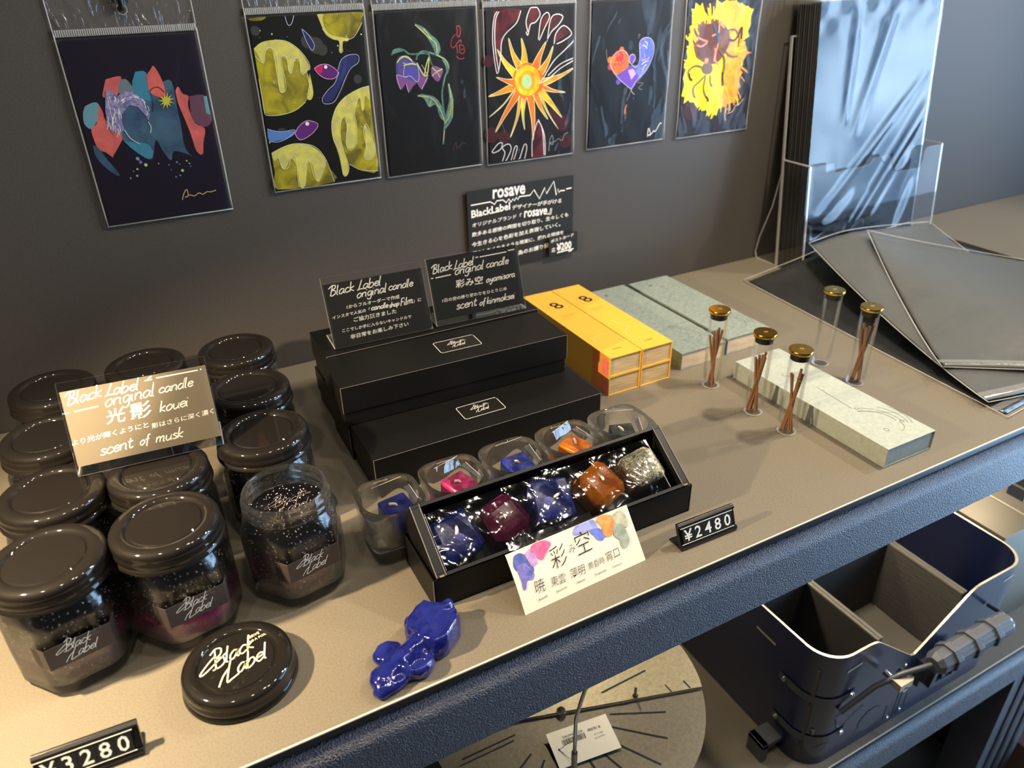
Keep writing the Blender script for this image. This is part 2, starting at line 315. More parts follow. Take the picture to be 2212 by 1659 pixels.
HAND = {'a': (1.0, '.8 .85 .45 1 .1 .6 .15 .1 .45 0 .75 .45 .85 .95 .8 .3 .95 .02 1.05 .1'), 'b': (.95, '.1 2 .1 .1 .5 0 .85 .4 .7 .9 .35 .95 .12 .6'),
 'c': (.85, '.8 .8 .5 1 .15 .7 .12 .25 .45 0 .85 .2'), 'd': (1.05, '.75 .85 .45 1 .1 .6 .15 .1 .5 .02 .8 .5 .95 2 .85 .3 1 0'), 'e': (.85, '.12 .5 .8 .65 .6 1 .2 .85 .12 .3 .45 0 .85 .25'),
 'f': (.6, '.8 1.85 .55 2 .4 1.5 .3 -.6/0 1 .7 1.05'), 'g': (.95, '.75 .85 .4 1 .1 .6 .2 .1 .5 .1 .8 .6 .85 .95 .75 -.5 .4 -.8 .05 -.5'), 'h': (.95, '.15 2 .1 0/.1 .6 .45 1 .75 .8 .75 0'),
 'i': (.38, '.1 .95 .1 .1 .28 0/.14 1.4 .2 1.5'), 'k': (.85, '.15 2 .1 0/.75 1 .15 .5 .8 0'), 'l': (.42, '.15 2 .1 .2 .3 0'), 'm': (1.35, '.1 1 .1 0/.1 .6 .4 1 .6 .8 .6 0/.6 .6 .9 1 1.1 .8 1.1 0 1.25 .05'),
 'n': (.95, '.1 1 .1 0/.1 .6 .45 1 .75 .8 .75 .05 .9 0'), 'o': (.95, '.45 1 .1 .6 .2 .05 .55 .02 .85 .5 .7 .95 .45 1'), 'p': (.95, '.15 1 .1 -.8/.12 .6 .5 1 .85 .6 .6 .05 .15 .2'),
 'r': (.65, '.1 1 .1 0/.1 .55 .35 .95 .7 .9'), 's': (.75, '.7 .85 .4 1 .15 .8 .4 .55 .7 .3 .45 0 .05 .15'), 't': (.7, '.35 1.6 .3 .2 .55 0 .75 .15/.05 1.05 .7 1.1'),
 'u': (.95, '.1 1 .15 .15 .45 0 .75 .4 .8 1 .8 .1 .95 0'), 'y': (.9, '.1 1 .15 .4 .5 .25 .8 1 .6 -.5 .3 -.8 .05 -.5'), 'B': (1.1, '.3 2 .1 0/-.35 1.5 .2 2.05 .75 2 .8 1.5 .3 1.1 .85 .9 .9 .3 .5 0 .1 0'),
 'L': (1.0, '.6 2 .25 .1 .05 0 .5 .1 1.05 .05'), 'F': (.85, '.2 2 .1 0/.15 2 .85 2/.15 1.1 .65 1.1')}
def hand(st, slant=.28):
    x = 0; L = []
    for ch in st:
        adv, sk = HAND[ch]
        for q in sk.split('/'): L.append([(x+a+b*slant, b) for a, b in cr(pairs(q), 4)])
        x += adv
    return L, x
def put_hand(g, st, x, y, width, ang, z, m, w):
    L, tot = hand(st); k = width/tot; c, s = math.cos(math.radians(ang)), math.sin(math.radians(ang))*.8; h = .78
    for q in L: g.ribbon([(x+k*(a*c-b*h*s), y+k*(a*s+b*h*c)) for a, b in q], w, z, m)
def logo(g, cx, cy, width, z, m, w, m2=None, tall=1.0):
    """the two-line script mark: 'Black' over 'Label', with swashes, and its small caption"""
    k = width/7.2; P_ = lambda a, b: (cx+(a-3.4)*k, cy+(b-.7)*k*tall)
    for st, ox, oy in (('lack', 2.35, 1.35), ('abel', 2.75, -.75)):
        for q in hand(st, .45)[0]: g.ribbon([P_(a+ox, b+oy) for a, b in q], w, z, m)
    for q in ('2.1 3.6 1.3 1.1', '1.5 3.3 2.2 3.75 2.7 3.5 2.4 2.8 1.7 2.45 2.4 2.3 2.4 1.6 1.8 1.2 1.0 1.2', '1.9 2.9 1.0 2.4 -.2 1.5 .1 1.3 1.5 1.9 3.0 2.6', '3.0 1.5 2.3 .3 1.6 -1.1 2.1 -1.05 2.9 -.85', '.7 -1.2 1.5 -.2 2.4 .5'):
        g.ribbon([P_(a, b) for a, b in cr(pairs(q), 6)], w, z, m)
    m2 = m2 or m
    x, y = P_(5.35, 2.75); put_text(g, 'SERVE', x, y, 1.35*k, 0, z, m2, .01, .1); x, y = P_(5.25, 2.15); put_text(g, 'AS A FOIL', x, y, 2.0*k, 0, z, m2, .01, .1)
def write_sign(g, key, z, mats=('white', 'white', 'ink', 'ink'), sw=.8, u=.001, vs=1):
    tx, ln = TXT[key]
    for k, st, x, y, w, a in tx:
        x *= u; y *= u*vs; w *= u
        if k == 'S': put_hand(g, st, x, y, w, a, z, mats[0], sw*u)
        elif k == 'J': put_text(g, st, x, y, w, a, z, mats[0], .012, .12, .84)
        elif k == 'B': put_text(g, st, x, y, w, a, z, mats[0], .025, .05, 1.0 if len(st) > 7 else 1.3)
        elif k == 'T': put_text(g, st, x, y, w, a, z, mats[2], -.012, .15, 1.15)
        else: put_text(g, st, x, y, w, a, z, mats[3])
    for q in ln: g.ribbon([(a*u, b*u*vs) for a, b in pairs(q)], 1.1*sw*u, z, mats[1])
ART={
1:[
('p','coral',0,0,'28.4 118.6 31.7 119.4 40.1 120 37.2 112.6 33.3 105.3 25.9 104.9 23.1 106.2 25 111.4'),
('p','teal',0,0,'8.6 100 14.8 102.1 18.6 100.7 19.3 91.4 14.1 87.5 8.5 82 4.5 86.3 5.7 94.9'),
('p','coral',0,0,'18.5 100.2 20.1 94.6 20.5 87.9 25.8 79.6 31.2 75.6 27.5 69.2 19.7 59.8 18.3 58.2 14.1 62.8 9.5 65.6 8 75.9 8.7 82.5 13.8 86.4'),
('p','grayteal',0,1,'39.6 117.7 43.7 117.4 47.1 109.6 44.5 103.3 36.7 106.1 35.7 110.6'),
('p','teal2',0,1,'47.6 116 49.1 118.1 51.2 122.2 53.5 122.9 59.5 121.6 58.6 108.6 58.7 99.8 46.8 104.2'),
('p','coral',0,2,'59 119.4 63.2 123.4 66 126.4 67.9 123.1 69.5 118.1 70.9 109.8 69.4 101.1 60.8 104 58.6 108.6'),
('p','bluegray',0,0,'35.6 101.9 60.2 106.3 68.1 112.2 77.3 113.7 77.2 93.6 77.1 77.6 76.4 58.9 82.4 48.5 78.6 52.6 66.9 57.6 62.9 49.8 58.1 58.7 54.7 68.4 49.1 53.9 44.7 54.4 37 63.5 29.9 70.1 30.8 82.4'),
('p','coral',0,1,'78.8 105.8 81.7 108.9 83.8 103.2 88.3 100.5 86.1 92.8 88.8 78.7 95.8 73.3 92.2 61.8 89.5 51.9 85 55.5 83.4 69.9 81.4 81.8 78.8 95.7'),
('p','mauve',0,2,'88.9 100.5 100.3 100.6 103 91.2 104.1 79.5 96 74.5 87.2 82.4'),
('p','teal',0,3,'100 99.5 104.7 99.7 104.4 84.1 99.5 85.8'),
('p','bluegray',0,1,'6.3 69.4 9.8 66.7 14.4 55.8 20.1 43.9 17.7 43.1 10.9 50.4 6 60.3'),
('p','teal2',0,1,'29.9 70.1 38 68 47.4 65.8 50.2 58.4 45.6 53.1 36.4 61.2'),
('p','wing',0,3,'26.2 110.3 29.4 110.5 31.4 108.2 33.8 105.3 36.9 107.2 40.4 108.5 46.7 108 50.8 102.7 53.4 95.8 54.6 89 52.7 83.6 50.8 89.4 47 95.9 40.9 97.6 36.9 94.1 33.5 91.1 32.3 82.3 32.6 78.9 28.8 76.5 25.8 79.6 24.7 81.4 24.5 75.2 22.5 78.3 21 85.7 22.5 96.5'),
('l','ink',0.35,4,'29 96.8 29.1 94.1 28.3 91.5'),
('l','ink',0.35,4,'20.8 84.7 20.8 82.6 19.7 80.6'),
('l','ink',0.35,4,'25.1 84.2 25.1 81.5 24.1 78.8'),
('l','ink',0.35,4,'26.4 83.2 26.4 80.3 25.4 77.5'),
('l','ink',0.35,4,'21.9 86.7 22.1 84.5 21.4 82.5'),
('l','ink',0.35,4,'31.2 93.7 31.4 90.6 30.6 87.5'),
('l','ink',0.35,4,'32.3 95.8 32.7 93.3 32.2 91'),
('l','ink',0.35,4,'33.9 103.7 33.7 101.8 32.6 99.9'),
('l','ink',0.35,4,'26.2 90 26.1 87.5 25 85.1'),
('l','ink',0.35,4,'25.7 91.2 25.7 88 24.7 84.9'),
('l','ink',0.35,4,'29.2 83.3 29.8 80.4 29.3 77.6'),
('l','ink',0.35,4,'27.9 80.4 28.4 77.7 27.8 75.1'),
('l','ink',0.35,4,'22.7 84.6 23 82.4 22.2 80.4'),
('l','ink',0.35,4,'27.6 79.7 27.2 76.7 25.7 73.8'),
('l','ink',0.35,4,'25.8 99.1 26.1 96 25.3 93'),
('l','ink',0.35,4,'31.8 105.4 32.2 103.1 31.6 101'),
('l','ink',0.35,4,'32.1 92.7 32.8 90.5 32.5 88.3'),
('l','ink',0.35,4,'31.7 105.7 31.6 103.4 30.4 101.3'),
('l','ink',0.35,4,'27.6 105.8 28.1 103.6 27.7 101.5'),
('l','ink',0.35,4,'32.2 96.2 32.2 93.7 31.3 91.3'),
('l','ink',0.35,4,'28.1 91.6 28.2 88.4 27.2 85.3'),
('l','ink',0.35,4,'25.5 87.4 25.4 85.3 24.3 83.2'),
('l','ink',0.35,4,'27.5 92 27.2 89.7 25.8 87.5'),
('l','ink',0.35,4,'22.4 90.6 22.9 88.8 22.2 87.1'),
('l','ink',0.35,4,'26.1 88.5 26 85.7 24.8 82.9'),
('l','ink',0.35,4,'26.2 105.4 26.3 102.2 25.4 99.1'),
('l','ink',0.35,4,'46.2 104.2 48.1 103.3 49 102.5'),
('l','ink',0.35,4,'41.4 103.5 43.4 103.2 44.3 102.9'),
('l','ink',0.35,4,'44.8 105.2 46.8 104.6 47.7 104.1'),
('l','ink',0.35,4,'51.4 100.8 52.7 99 52.8 97.2'),
('l','ink',0.35,4,'38.9 103.6 40.9 103.5 41.8 103.6'),
('l','ink',0.35,4,'35.8 102.1 37.6 102.6 38.4 103.1'),
('l','ink',0.35,4,'46.6 104.6 48.5 103.8 49.4 103.1'),
('l','ink',0.35,4,'51.5 101.5 53 99.9 53.5 98.4'),
('l','ink',0.35,4,'37 102.8 38.8 103.2 39.6 103.7'),
('l','ink',0.35,4,'52.2 98.4 53 96.3 52.8 94.3'),
('l','ink',0.35,4,'51.2 102 52.7 100.4 53.2 98.9'),
('l','ink',0.35,4,'42.3 104.3 44.3 104 45.2 103.9'),
('l','ink',0.35,4,'44.6 104.1 46.5 103.4 47.4 102.7'),
('l','ink',0.35,4,'35.8 101.2 37.7 101.5 38.5 101.8'),
('l','ink',0.35,4,'52.9 92.5 53.1 90.3 52.3 88.1'),
('l','ink',0.35,4,'39.8 102.1 41.7 102.1 42.7 102.2'),
('l','ink',0.35,4,'46.9 103.7 48.7 102.6 49.5 101.5'),
('l','ink',0.35,4,'35.9 101.6 37.6 102.2 38.2 102.8'),
('l','ink',0.35,4,'36 99.9 37.6 100.5 38.2 101.2'),
('l','ink',0.35,4,'54.5 95.9 55.1 93.7 54.6 91.6'),
('l','ink',0.4,4,'32.6 78.9 34.9 72.9 37.4 69.8 41.5 66.4'),
('l','ink',0.4,4,'52.2 83.6 53.3 78.9 51.9 74.5'),
('l','black',0.4,4,'58.8 107 62.1 109.4 66.5 109.6 69.9 105.5'),
('l','black',0.35,4,'59.2 106.4 59.3 97.5 57.2 91'),
('p','yel',0,4,'72.2 98.4 75.7 96.1 71.7 97 72.6 93.7 70.5 95.7 69.4 92.1 69 95.9 65.6 92.2 67.7 96.5 64.5 95.7 67.4 98 63.3 99.2 67.6 99.6 65.4 102.8 68.8 100.8 68.9 104 70.2 101.4 72.5 105.4 71.5 100.8 75.4 103.4 72.9 100.1 76.7 100'),
('d','teal',1.5,3,'37 54.7'),
('d','wing',1.4,3,'38.7 51.6'),
('d','palegreen',1.4,3,'42.1 48.8'),
('d','palegreen',0.8,3,'34.8 46.2'),
('d','wing',1,3,'33.3 40.6'),
('d','teal',0.7,3,'27.8 39.4'),
('d','wing',0.6,3,'60.4 46.5'),
('d','teal',0.8,3,'67.1 48'),
('d','wing',0.6,3,'69 46'),
('d','palegreen',1.2,3,'70.1 40.4'),
('d','palegreen',0.7,3,'75.3 48.2'),
('d','palegreen',0.6,3,'77 45.6'),
('d','wing',0.8,3,'63.8 35.7'),
('d','teal',0.7,3,'67.4 36.4'),
('d','wing',0.5,3,'61.2 42.1'),
('d','wing',0.7,3,'52.4 48.7'),
('d','teal',0.5,3,'77.7 43.1'),
('d','teal',0.5,3,'31.3 44.8'),
('l','sig',0.5,3,'64.5 15.1 66.9 20.4 70 23.7 70.1 18 67.1 17 71.8 18.4 75.1 17.1 79.7 19.2 82.4 17.5 86.3 19.2 89.9 18.7 94.3 19.6'),
],
2:[
('p','lemon',0,0,'2.2 124.8 10.5 129.3 21.5 130.6 32.1 128.9 42 121.5 47.8 110.8 48.5 105.5 46 103.6 47.6 96.8 47 86.1 40.9 77.6 30.3 71.3 14.7 68.8 2.1 71.9 1.9 82.9 1.7 100.4'),
('p','lemon',0,0,'62 148.7 103.1 148.8 102.8 143.8 99.5 135.3 90.8 128.9 82.8 127.3 69.9 131.4 65.2 138.8'),
('p','lemon',0,0,'102.9 86.5 93.3 84.9 78.4 78.8 68.2 69.6 62.4 57 61.6 43.8 66.1 31.6 74.7 18.7 86.4 10.7 102.9 8 103 43.1'),
('p','lemon',0,0,'2.7 36.3 13.8 40.6 27.6 42.3 40.8 38.4 49.5 29.7 53.9 17.3 57.8 1.2 3.3 1.4 3.2 18.1'),
('p','lemon',0,0,'1.6 148.2 17.5 149 13.5 146.3 6.5 146.2 1.8 147.2'),
('p','lemonlight',0,1,'2.2 124.8 10.5 129.3 21.5 130.6 32.1 128.9 42 121.5 47.8 110.8 48.5 105.5 43.6 101.5 41 103.4 40.4 111.3 37.1 114.1 32.5 103.2 30.1 105.1 29.6 113.8 24.9 116.6 24.9 102 24.2 89.8 21.5 87.4 19.2 90.2 19.1 100.7 19 116.2 17.6 123.9 12.7 121.7 9.3 112.6 7.1 115.3 5.4 120.5'),
('p','lemonlight',0,1,'48.4 102 49.4 85.9 46.5 79.3 42.9 81 45.6 89.8'),
('p','lemonlight',0,1,'62 148.7 67.6 148.7 66.4 144.6 68.5 135.3 75.5 130.6 87.8 128.2 86.5 125.7 82.6 125.9 80.6 118.2 78.4 116.6 77.8 119.2 79.1 126.1 73.2 128.2 67.2 132.8 64.5 140.5'),
('p','lemonlight',0,1,'102.9 86.5 93.3 84.9 78.4 78.8 68.2 69.6 62.4 57 62 43.7 65.5 27.7 67.3 9.6 71.2 7.5 73.4 14.8 71.6 27 69.6 42.9 71.4 56.1 76.1 61.3 76.3 49.8 73.9 36.5 77.4 31.2 83.1 35.5 85.8 48.8 85.2 60.4 88.6 71.4 92.3 76.6 93 65.3 95.3 67 97.6 78 101.9 73.9'),
('p','lemonlight',0,1,'93.5 51.9 96.3 49.6 100.2 37.5 101.4 25.4 96.1 20 90.4 22.3 92.8 32.4'),
('p','lemonlight',0,1,'2.7 36.3 13.8 40.6 27.6 42.3 40.8 38.4 49.5 29.7 52.4 21.5 42.9 4.8 39.7 11.3 38.5 23.2 34.3 21.8 29.4 2.7 24.3 2.4 24.3 21.2 20.1 29.4 14.6 22.4 10.7 21.9 9.2 30.8 4.2 29.5'),
('l','cream',0.35,3,'3.3 118.9 9.3 112.6 12.9 122.5 17.8 124.7 21.7 116 19.5 92 21.5 87.4 25.6 91.5 25.2 107.2 25.5 116.6 30 116.3 30.1 105.1 32.5 103.2 36 113.3 40.9 114.7 40.8 101.7 44.6 102.3'),
('l','cream',0.35,3,'21.5 130.6 32.1 128.9 42 121.5 48.8 110.7 48.8 104.6 45.8 103.9 47 86.1 43.3 81'),
('l','cream',0.35,3,'1.7 100.4 1.9 82.9 2.1 71.3 14.7 68.7 30.3 71.3 40.9 77.6'),
('l','cream',0.35,3,'62.4 57 68.2 69.6 78.4 78.8 93.3 84.9 102.9 86.5'),
('l','cream',0.35,3,'62.2 55.1 62.3 41.7 66.8 29.6 67.2 9.2 70.8 7.5 73.8 14.8 71.6 27'),
('l','cream',0.35,3,'68.6 43 70.8 56.1 74.5 61.1 76.8 53.6 73.9 36.5 77.3 30.3 83.5 35.4 86.3 52.6 85.1 64.2 89.9 76.9'),
('l','cream',0.35,3,'93.9 51.8 96.6 51.6 100.2 37.5 101.3 24.4 96 19.6 89.9 21.8 93.2 32.3 92.1 44.3 93.9 51.8'),
('l','cream',0.35,3,'74.6 17.7 86.4 10.1 102.9 7.6'),
('l','cream',0.35,3,'8.8 33.7 10.7 21.9 16.5 22.2 20.4 31.3 24.5 28.9 23.3 2.6 28.2 1.9 32.6 24 36.8 25.4 38.9 9.4 42.9 5.2'),
('l','cream',0.35,3,'2.7 36.3 15.7 41 27.6 42.3 42.7 38.2 51.2 27.5 55.3 13.2 57.8 1.2'),
('l','cream',0.35,3,'65 137.1 71.6 130 78.9 127 78.6 117.4 81.2 118.1 81.6 126 92.7 128.8 102 140.4'),
('p','plum',0,1,'53.1 105.2 58.8 107.9 66.5 107.4 74.4 100.9 70.8 96.4 63 96.4 56.8 100.5'),
('p','crimson',0,2,'53.1 105.2 58.8 107.9 61 106.7 59.4 101.2 56.9 101'),
('d','white',1.6,3,'63.7 105.8'),
('p','plum',0,1,'27.1 51.3 31.9 57.4 40.3 61.1 49.1 57.4 44.7 51.3 36.1 46.6 30.2 46.3'),
('d','white',1.8,3,'39.7 58.8'),
('l','pink',0.4,3,'53.1 105.2 58.8 107.9 66.5 107.4 74.4 100.9 70.7 95.8 62.9 95.9 56.7 100 53.1 105.2'),
('l','pink',0.4,3,'27.1 51.3 31.9 57.4 40.3 61.5 49.5 57.4 44.6 50.9 36 46.2 30.1 45.8 27.1 51.3'),
('p','navy',0,1,'75.7 103.5 78.6 110.4 86 114.3 93.7 112.9 93.1 107.6 85.5 102.8 79.7 96 73.3 85.7 66.2 77.1 59.1 75.9 58.9 81.4 67.7 88 73.8 96.5'),
('l','lav',0.35,3,'74.5 101.8 78.6 110.4 86 114.3 94.8 113.7 94.5 107.5 86.5 102.7 80.4 94.2 74.1 83.8 66.9 75.2 58 74.8 57.1 79.8 63.6 86.5 70.1 91.4 75.4 100.9'),
('p','skyb',0,1,'2.4 57.7 14.2 54.6 26.5 53.7 24.9 49.7 14.8 47.1 1.6 47.7'),
('l','lav',0.35,3,'2.5 58.1 14.1 54.2 27.6 54.6 21.9 49.1 10.8 45.7 0.7 47.8'),
('p','navy',0,1,'46.8 138.1 51.3 133.7 55.8 125.8 54.1 120.7 51.1 126 47.2 131.4'),
('l','lav',0.35,3,'46.8 138.1 52.1 132.8 56 124.9 53.4 120.3 49.5 127.8 46.8 138.1'),
('l','lav',0.4,3,'33.9 148.6 35.2 142 38.3 142.2 41.7 148.9'),
('d','lav',0.6,0,'11 138.6'),
('d','lav',0.6,0,'86.2 129.8'),
('d','white',0.6,0,'20.5 135.3'),
('d','lav',0.35,0,'37.1 103.9'),
('d','lav',0.25,0,'93.8 82.1'),
('d','lav',0.2,0,'-8.8 50.4'),
('d','lav',0.6,0,'15.8 96.2'),
('d','lav',0.6,0,'71.1 56.2'),
('d','lav',0.35,0,'31.3 78.1'),
('d','white',0.2,0,'90.1 83.9'),
('d','lav',0.2,0,'21.8 109.5'),
('d','white',0.2,0,'25.4 127.5'),
('d','white',0.35,0,'22.4 21.1'),
('d','lav',0.6,0,'47.8 127.1'),
('d','lav',0.2,0,'10.6 103.9'),
('d','lav',0.25,0,'65.4 78.2'),
('d','white',0.2,0,'9.9 133.3'),
('d','lav',0.2,0,'87.2 117.3'),
('d','white',0.2,0,'84.3 125.2'),
('d','lav',0.35,0,'37.6 49'),
('d','lav',0.25,0,'33.2 132.4'),
('d','lav',0.2,0,'56.9 129.6'),
('d','lav',0.2,0,'25.2 69.2'),
('d','lav',0.6,0,'91.1 50.7'),
('d','lav',0.35,0,'54.3 10.1'),
('d','white',0.6,0,'44.1 12.1'),
('d','lav',0.6,0,'37.2 113'),
('d','lav',0.6,0,'91.9 84.2'),
('d','lav',0.25,0,'49.4 17.7'),
('d','lav',0.6,0,'-0.8 45.9'),
('d','lav',0.35,0,'71.1 117.3'),
('d','lav',0.25,0,'9.6 77.4'),
('d','lav',0.6,0,'41.4 36.4'),
('d','lav',0.35,0,'77.2 61.1'),
('d','lav',0.6,0,'30.1 109.2'),
('d','lav',0.35,0,'15.5 98'),
('d','white',0.6,0,'77.3 122.6'),
('d','lav',0.2,0,'53.9 80'),
('d','white',0.6,0,'100.2 130.8'),
('d','lav',0.25,0,'89.6 134.9'),
('d','haze',6,0,'50.4 127.8'),
('d','haze',7,0,'57.4 124'),
('d','haze',5,0,'62.5 120.2'),
('d','haze',5,0,'15.8 52.6'),
('d','haze',4,0,'6.9 138.5'),
('d','haze',4,0,'92.3 93.2'),
],
3:[
('p','violet',0,0,'18.5 105.3 21.9 110.9 27.6 111.3 35 107.5 41.3 102.9 45.6 95.8 50.3 92 44.6 83.8 42.4 80.5 38.1 87.8 33.8 83.8 28.9 79.1 26.3 87 21 82.3 18.8 89.3 18.2 96.1'),
('p','mauve2',0,1,'17.5 95.4 26 93.9 26.3 87 21 82 17.9 89.4'),
('p','mauve2',0,1,'26.9 93.8 37.5 87.8 33.8 83.8 28.9 78.7 26.8 86.1'),
('p','mauve2',0,1,'38.2 96.3 50.3 92 45.6 83.7 42.4 80.4 37.6 88.7'),
('p','violet',0,2,'19.4 105.2 27.1 105.5 26 93.9 20.3 95.1'),
('p','violetb',0,2,'26.9 103.1 35.6 104.1 40.9 97.8 37.6 88.7 26 93.5'),
('l','lav',0.4,4,'20.6 107.7 27.6 110.5 34.8 105.8 31.7 103.6 25.2 105.7'),
('l','lav',0.4,4,'34.7 105 40.2 101.3 40.2 89.4 37.5 87.8'),
('l','lav',0.4,4,'26.9 103.1 25 93.9 28.8 92.8'),
('l','lav',0.4,4,'18.4 95.3 20.3 95.1 25.9 93 31.7 93.4 37.5 87.8'),
('l','lav',0.4,4,'21 82.3 18.8 89.3 18.1 95.3'),
('l','lav',0.4,4,'28.9 78.7 26.9 87'),
('l','lav',0.4,4,'42.4 80.5 49.2 91.2'),
('l','lav',0.4,4,'44.2 102.7 50.3 92'),
('l','lime',0.9,4,'19.5 106.1 24.7 110.7 30.4 110.6 34.9 106.7'),
('l','lime',0.9,4,'39.5 104.7 43.7 95.9 47.3 92.2 49.9 95.5 52.4 107.2'),
('l','lime',0.9,4,'25.9 103.1 32.7 104.3 38.4 103.1'),
('l','lime',0.9,4,'46.3 92.3 48.4 100.7 52.2 108.9'),
('p','mauve2',0,1,'53.8 98.6 56.9 100.9 65.6 96.9 64.9 92.6 60.4 86 54.2 91.7'),
('l','lime',0.7,3,'54.8 99.4 59.5 95.6 65.6 97.4'),
('l','lime',0.6,3,'54.2 91.7 59.4 94.8 62.1 90.2'),
('l','leaf',1.3,0,'61.7 26.2 63.6 39 64.9 51.8 63.9 66.3 64.2 77 68.2 90.6 72.8 98.9 68.2 106.1 60.6 110'),
('l','leaf',1.3,0,'60.6 110 52.9 113 46.2 114.3 41.1 111.3 39.2 107.2'),
('l','leaf',1.2,0,'52.8 111.3 47 112.6 33.5 112.6 28.1 116.2 21.6 117.8 14.6 113'),
('l','leaf',0.9,0,'52.8 111.3 53.4 107.1 55.5 101'),
('l','leaf',1.6,0,'60.6 110 63.9 114.8 61.5 122.5 55.9 126.9 48.8 133.8 40.5 137.5'),
('l','leaf',1.4,0,'65.3 48.1 70.9 54.8 74.5 61.7 72.1 72.7 71.4 83.4'),
('l','leaf',1.3,0,'65.3 48.1 62.8 57.4 57.4 66.9 51.6 71 43.9 75.2 37.9 74.8'),
('p','leaf',0,1,'40.5 137.5 47 135.6 52.1 128 57.8 125.2 63.3 119.9 64.3 113.1 59.6 110.9 57.1 116.9 52.8 124.6 46.7 131.5'),
('p','leaf',0,1,'71.4 83.4 75.1 70.7 74.8 56.3 71.5 47.5 64.2 40.8 64.8 50 69.3 62.2 71.3 72.8'),
('p','leaf',0,1,'37.9 74.8 49.9 74.7 58.6 69.5 64.9 57.2 64.3 49.1 59.5 54.1 56.2 65.2 49 63.2 44.6 71.6'),
('p','leaf',0,1,'14.6 113 16.9 117.4 23.6 118.5 28.1 116.2 20.4 114.6'),
('p','leaf',0,1,'65.3 106.3 72 102.4 72.9 97.2 70.3 92.2 68.8 100.1'),
('l','lime',0.5,3,'40.5 137.5 52.1 127.1 60.3 120.1 60.7 111.7'),
('l','lime',0.5,3,'71.4 83.4 72.9 69.1 70.9 54.8 64.5 46.3'),
('l','lime',0.5,3,'37.9 74.8 51.7 71.9 60 61.3 64.7 48.1'),
('l','lime',0.5,3,'48.8 133.8 56.7 123.6'),
('l','lime',0.5,3,'74.9 68.9 72.8 51'),
('l','lime',0.5,3,'51.5 69.2 49.1 64.1'),
('l','lime',0.5,3,'60.6 110 70.1 104.3 72.1 97.3'),
('l','lime',0.5,3,'63.6 39 62 29.9'),
('l','redink',0.5,1,'83.8 129.5 83 133.7 86 133.9 86.7 128.6 84.5 124.5 82.6 127.1 83.8 129.5'),
('l','redink',0.5,1,'81.2 127.2 77.4 123.2 76 117.4 78.9 115.6 83.2 119.5 86.3 121.9 87.2 119.3'),
('l','redink',0.5,1,'82 117.1 82.6 110.3'),
('l','redink',0.5,1,'85.1 117.7 85.6 110.1 89.8 110.7 89.1 116.7 85 117.2'),
('l','redink',0.5,1,'81.4 107.8 84.3 105 89.5 105.5'),
('l','redink',0.5,1,'86.8 113.4 89.3 113.6'),
('l','mauve',0.35,1,'71.8 19.3 75.5 26.5 77.2 20.6 84 25.5 88.1 23.2'),
],
4:[
('p','maroon',0,0,'12.1 147.9 39.2 148.3 41 141.9 23 125.5 16.2 96.9 11.7 110.2'),
('p','maroon',0,0,'54.2 40.4 60.7 41.5 68.2 22.6 69.4 0 53.9 1'),
('p','maroon',0,0,'49 143.1 55.1 149.9 62.1 145.7 62 137.8 52.9 133.5 49.8 125.6'),
('p','maroon',0,0,'65.1 136.1 72.2 142.1 74.3 137.2 65.1 119.9'),
('p','maroon',0,0,'77.4 138.7 85.6 140.7 89.8 138.1 73.3 121.1'),
('p','maroon',0,0,'82.7 123.8 92 129.9 100.6 123.7 81.7 115.7'),
('d','maroond',8,0,'5.9 31.2'),
('d','maroond',7,0,'82.3 46.6'),
('d','maroond',9,0,'91.3 34.8'),
('d','maroond',8,0,'96.1 15.7'),
('d','maroond',7,0,'20.2 27.9'),
('d','maroond',6,0,'4.6 102.6'),
('p','amber',0,1,'37.2 92 30.8 106.7 27.8 122.8 33.9 109 43.4 96.6 49.3 80.1'),
('l','paleorange',0.5,3,'37.2 92 30.8 106.7 27.8 122.8 33.9 109 43.4 96.6'),
('p','gold',0,1,'40.3 95.1 42.9 107.6 42.3 122 47.5 108.9 49.5 97.8 49.3 80.1'),
('l','paleorange',0.5,3,'40.3 95.1 42.9 107.6 42.3 122 47.5 108.9 49.5 97.8'),
('p','orange',0,1,'54.6 95.8 61.3 105.6 71.3 117.1 65.5 102.8 62.9 90.1 49.3 80.1'),
('l','paleorange',0.5,3,'54.6 95.8 61.3 105.6 71.3 117.1 65.5 102.8 62.9 90.1'),
('p','amber',0,1,'60.8 90.3 71.9 100.3 79.6 112.5 75.1 97.5 67.1 84.7 49.3 80.1'),
('l','paleorange',0.5,3,'60.8 90.3 71.9 100.3 79.6 112.5 75.1 97.5 67.1 84.7'),
('p','gold',0,1,'32 85.7 21.6 98.8 14.7 113.2 25.2 101 39.2 90.2 49.3 80.1'),
('l','paleorange',0.5,3,'32 85.7 21.6 98.8 14.7 113.2 25.2 101 39.2 90.2'),
('p','orange',0,1,'31.8 77.3 23.8 81.2 12.9 87.2 24.4 84.5 32.9 84 49.3 80.1'),
('l','paleorange',0.5,3,'31.8 77.3 23.8 81.2 12.9 87.2 24.4 84.5 32.9 84'),
('p','amber',0,1,'30.6 72.3 15.2 70.1 3.3 69.6 14.3 73.5 28.8 79.2 49.3 80.1'),
('l','paleorange',0.5,3,'30.6 72.3 15.2 70.1 3.3 69.6 14.3 73.5 28.8 79.2'),
('p','gold',0,1,'31.6 70.5 18.9 58.6 2.9 49.1 20.5 61 34.8 75.4 49.3 80.1'),
('l','paleorange',0.5,3,'31.6 70.5 18.9 58.6 2.9 49.1 20.5 61 34.8 75.4'),
('p','orange',0,1,'39.8 66.4 23.3 49.1 10.1 33.4 20.8 52.4 34.8 72.8 49.3 80.1'),
('l','paleorange',0.5,3,'39.8 66.4 23.3 49.1 10.1 33.4 20.8 52.4 34.8 72.8'),
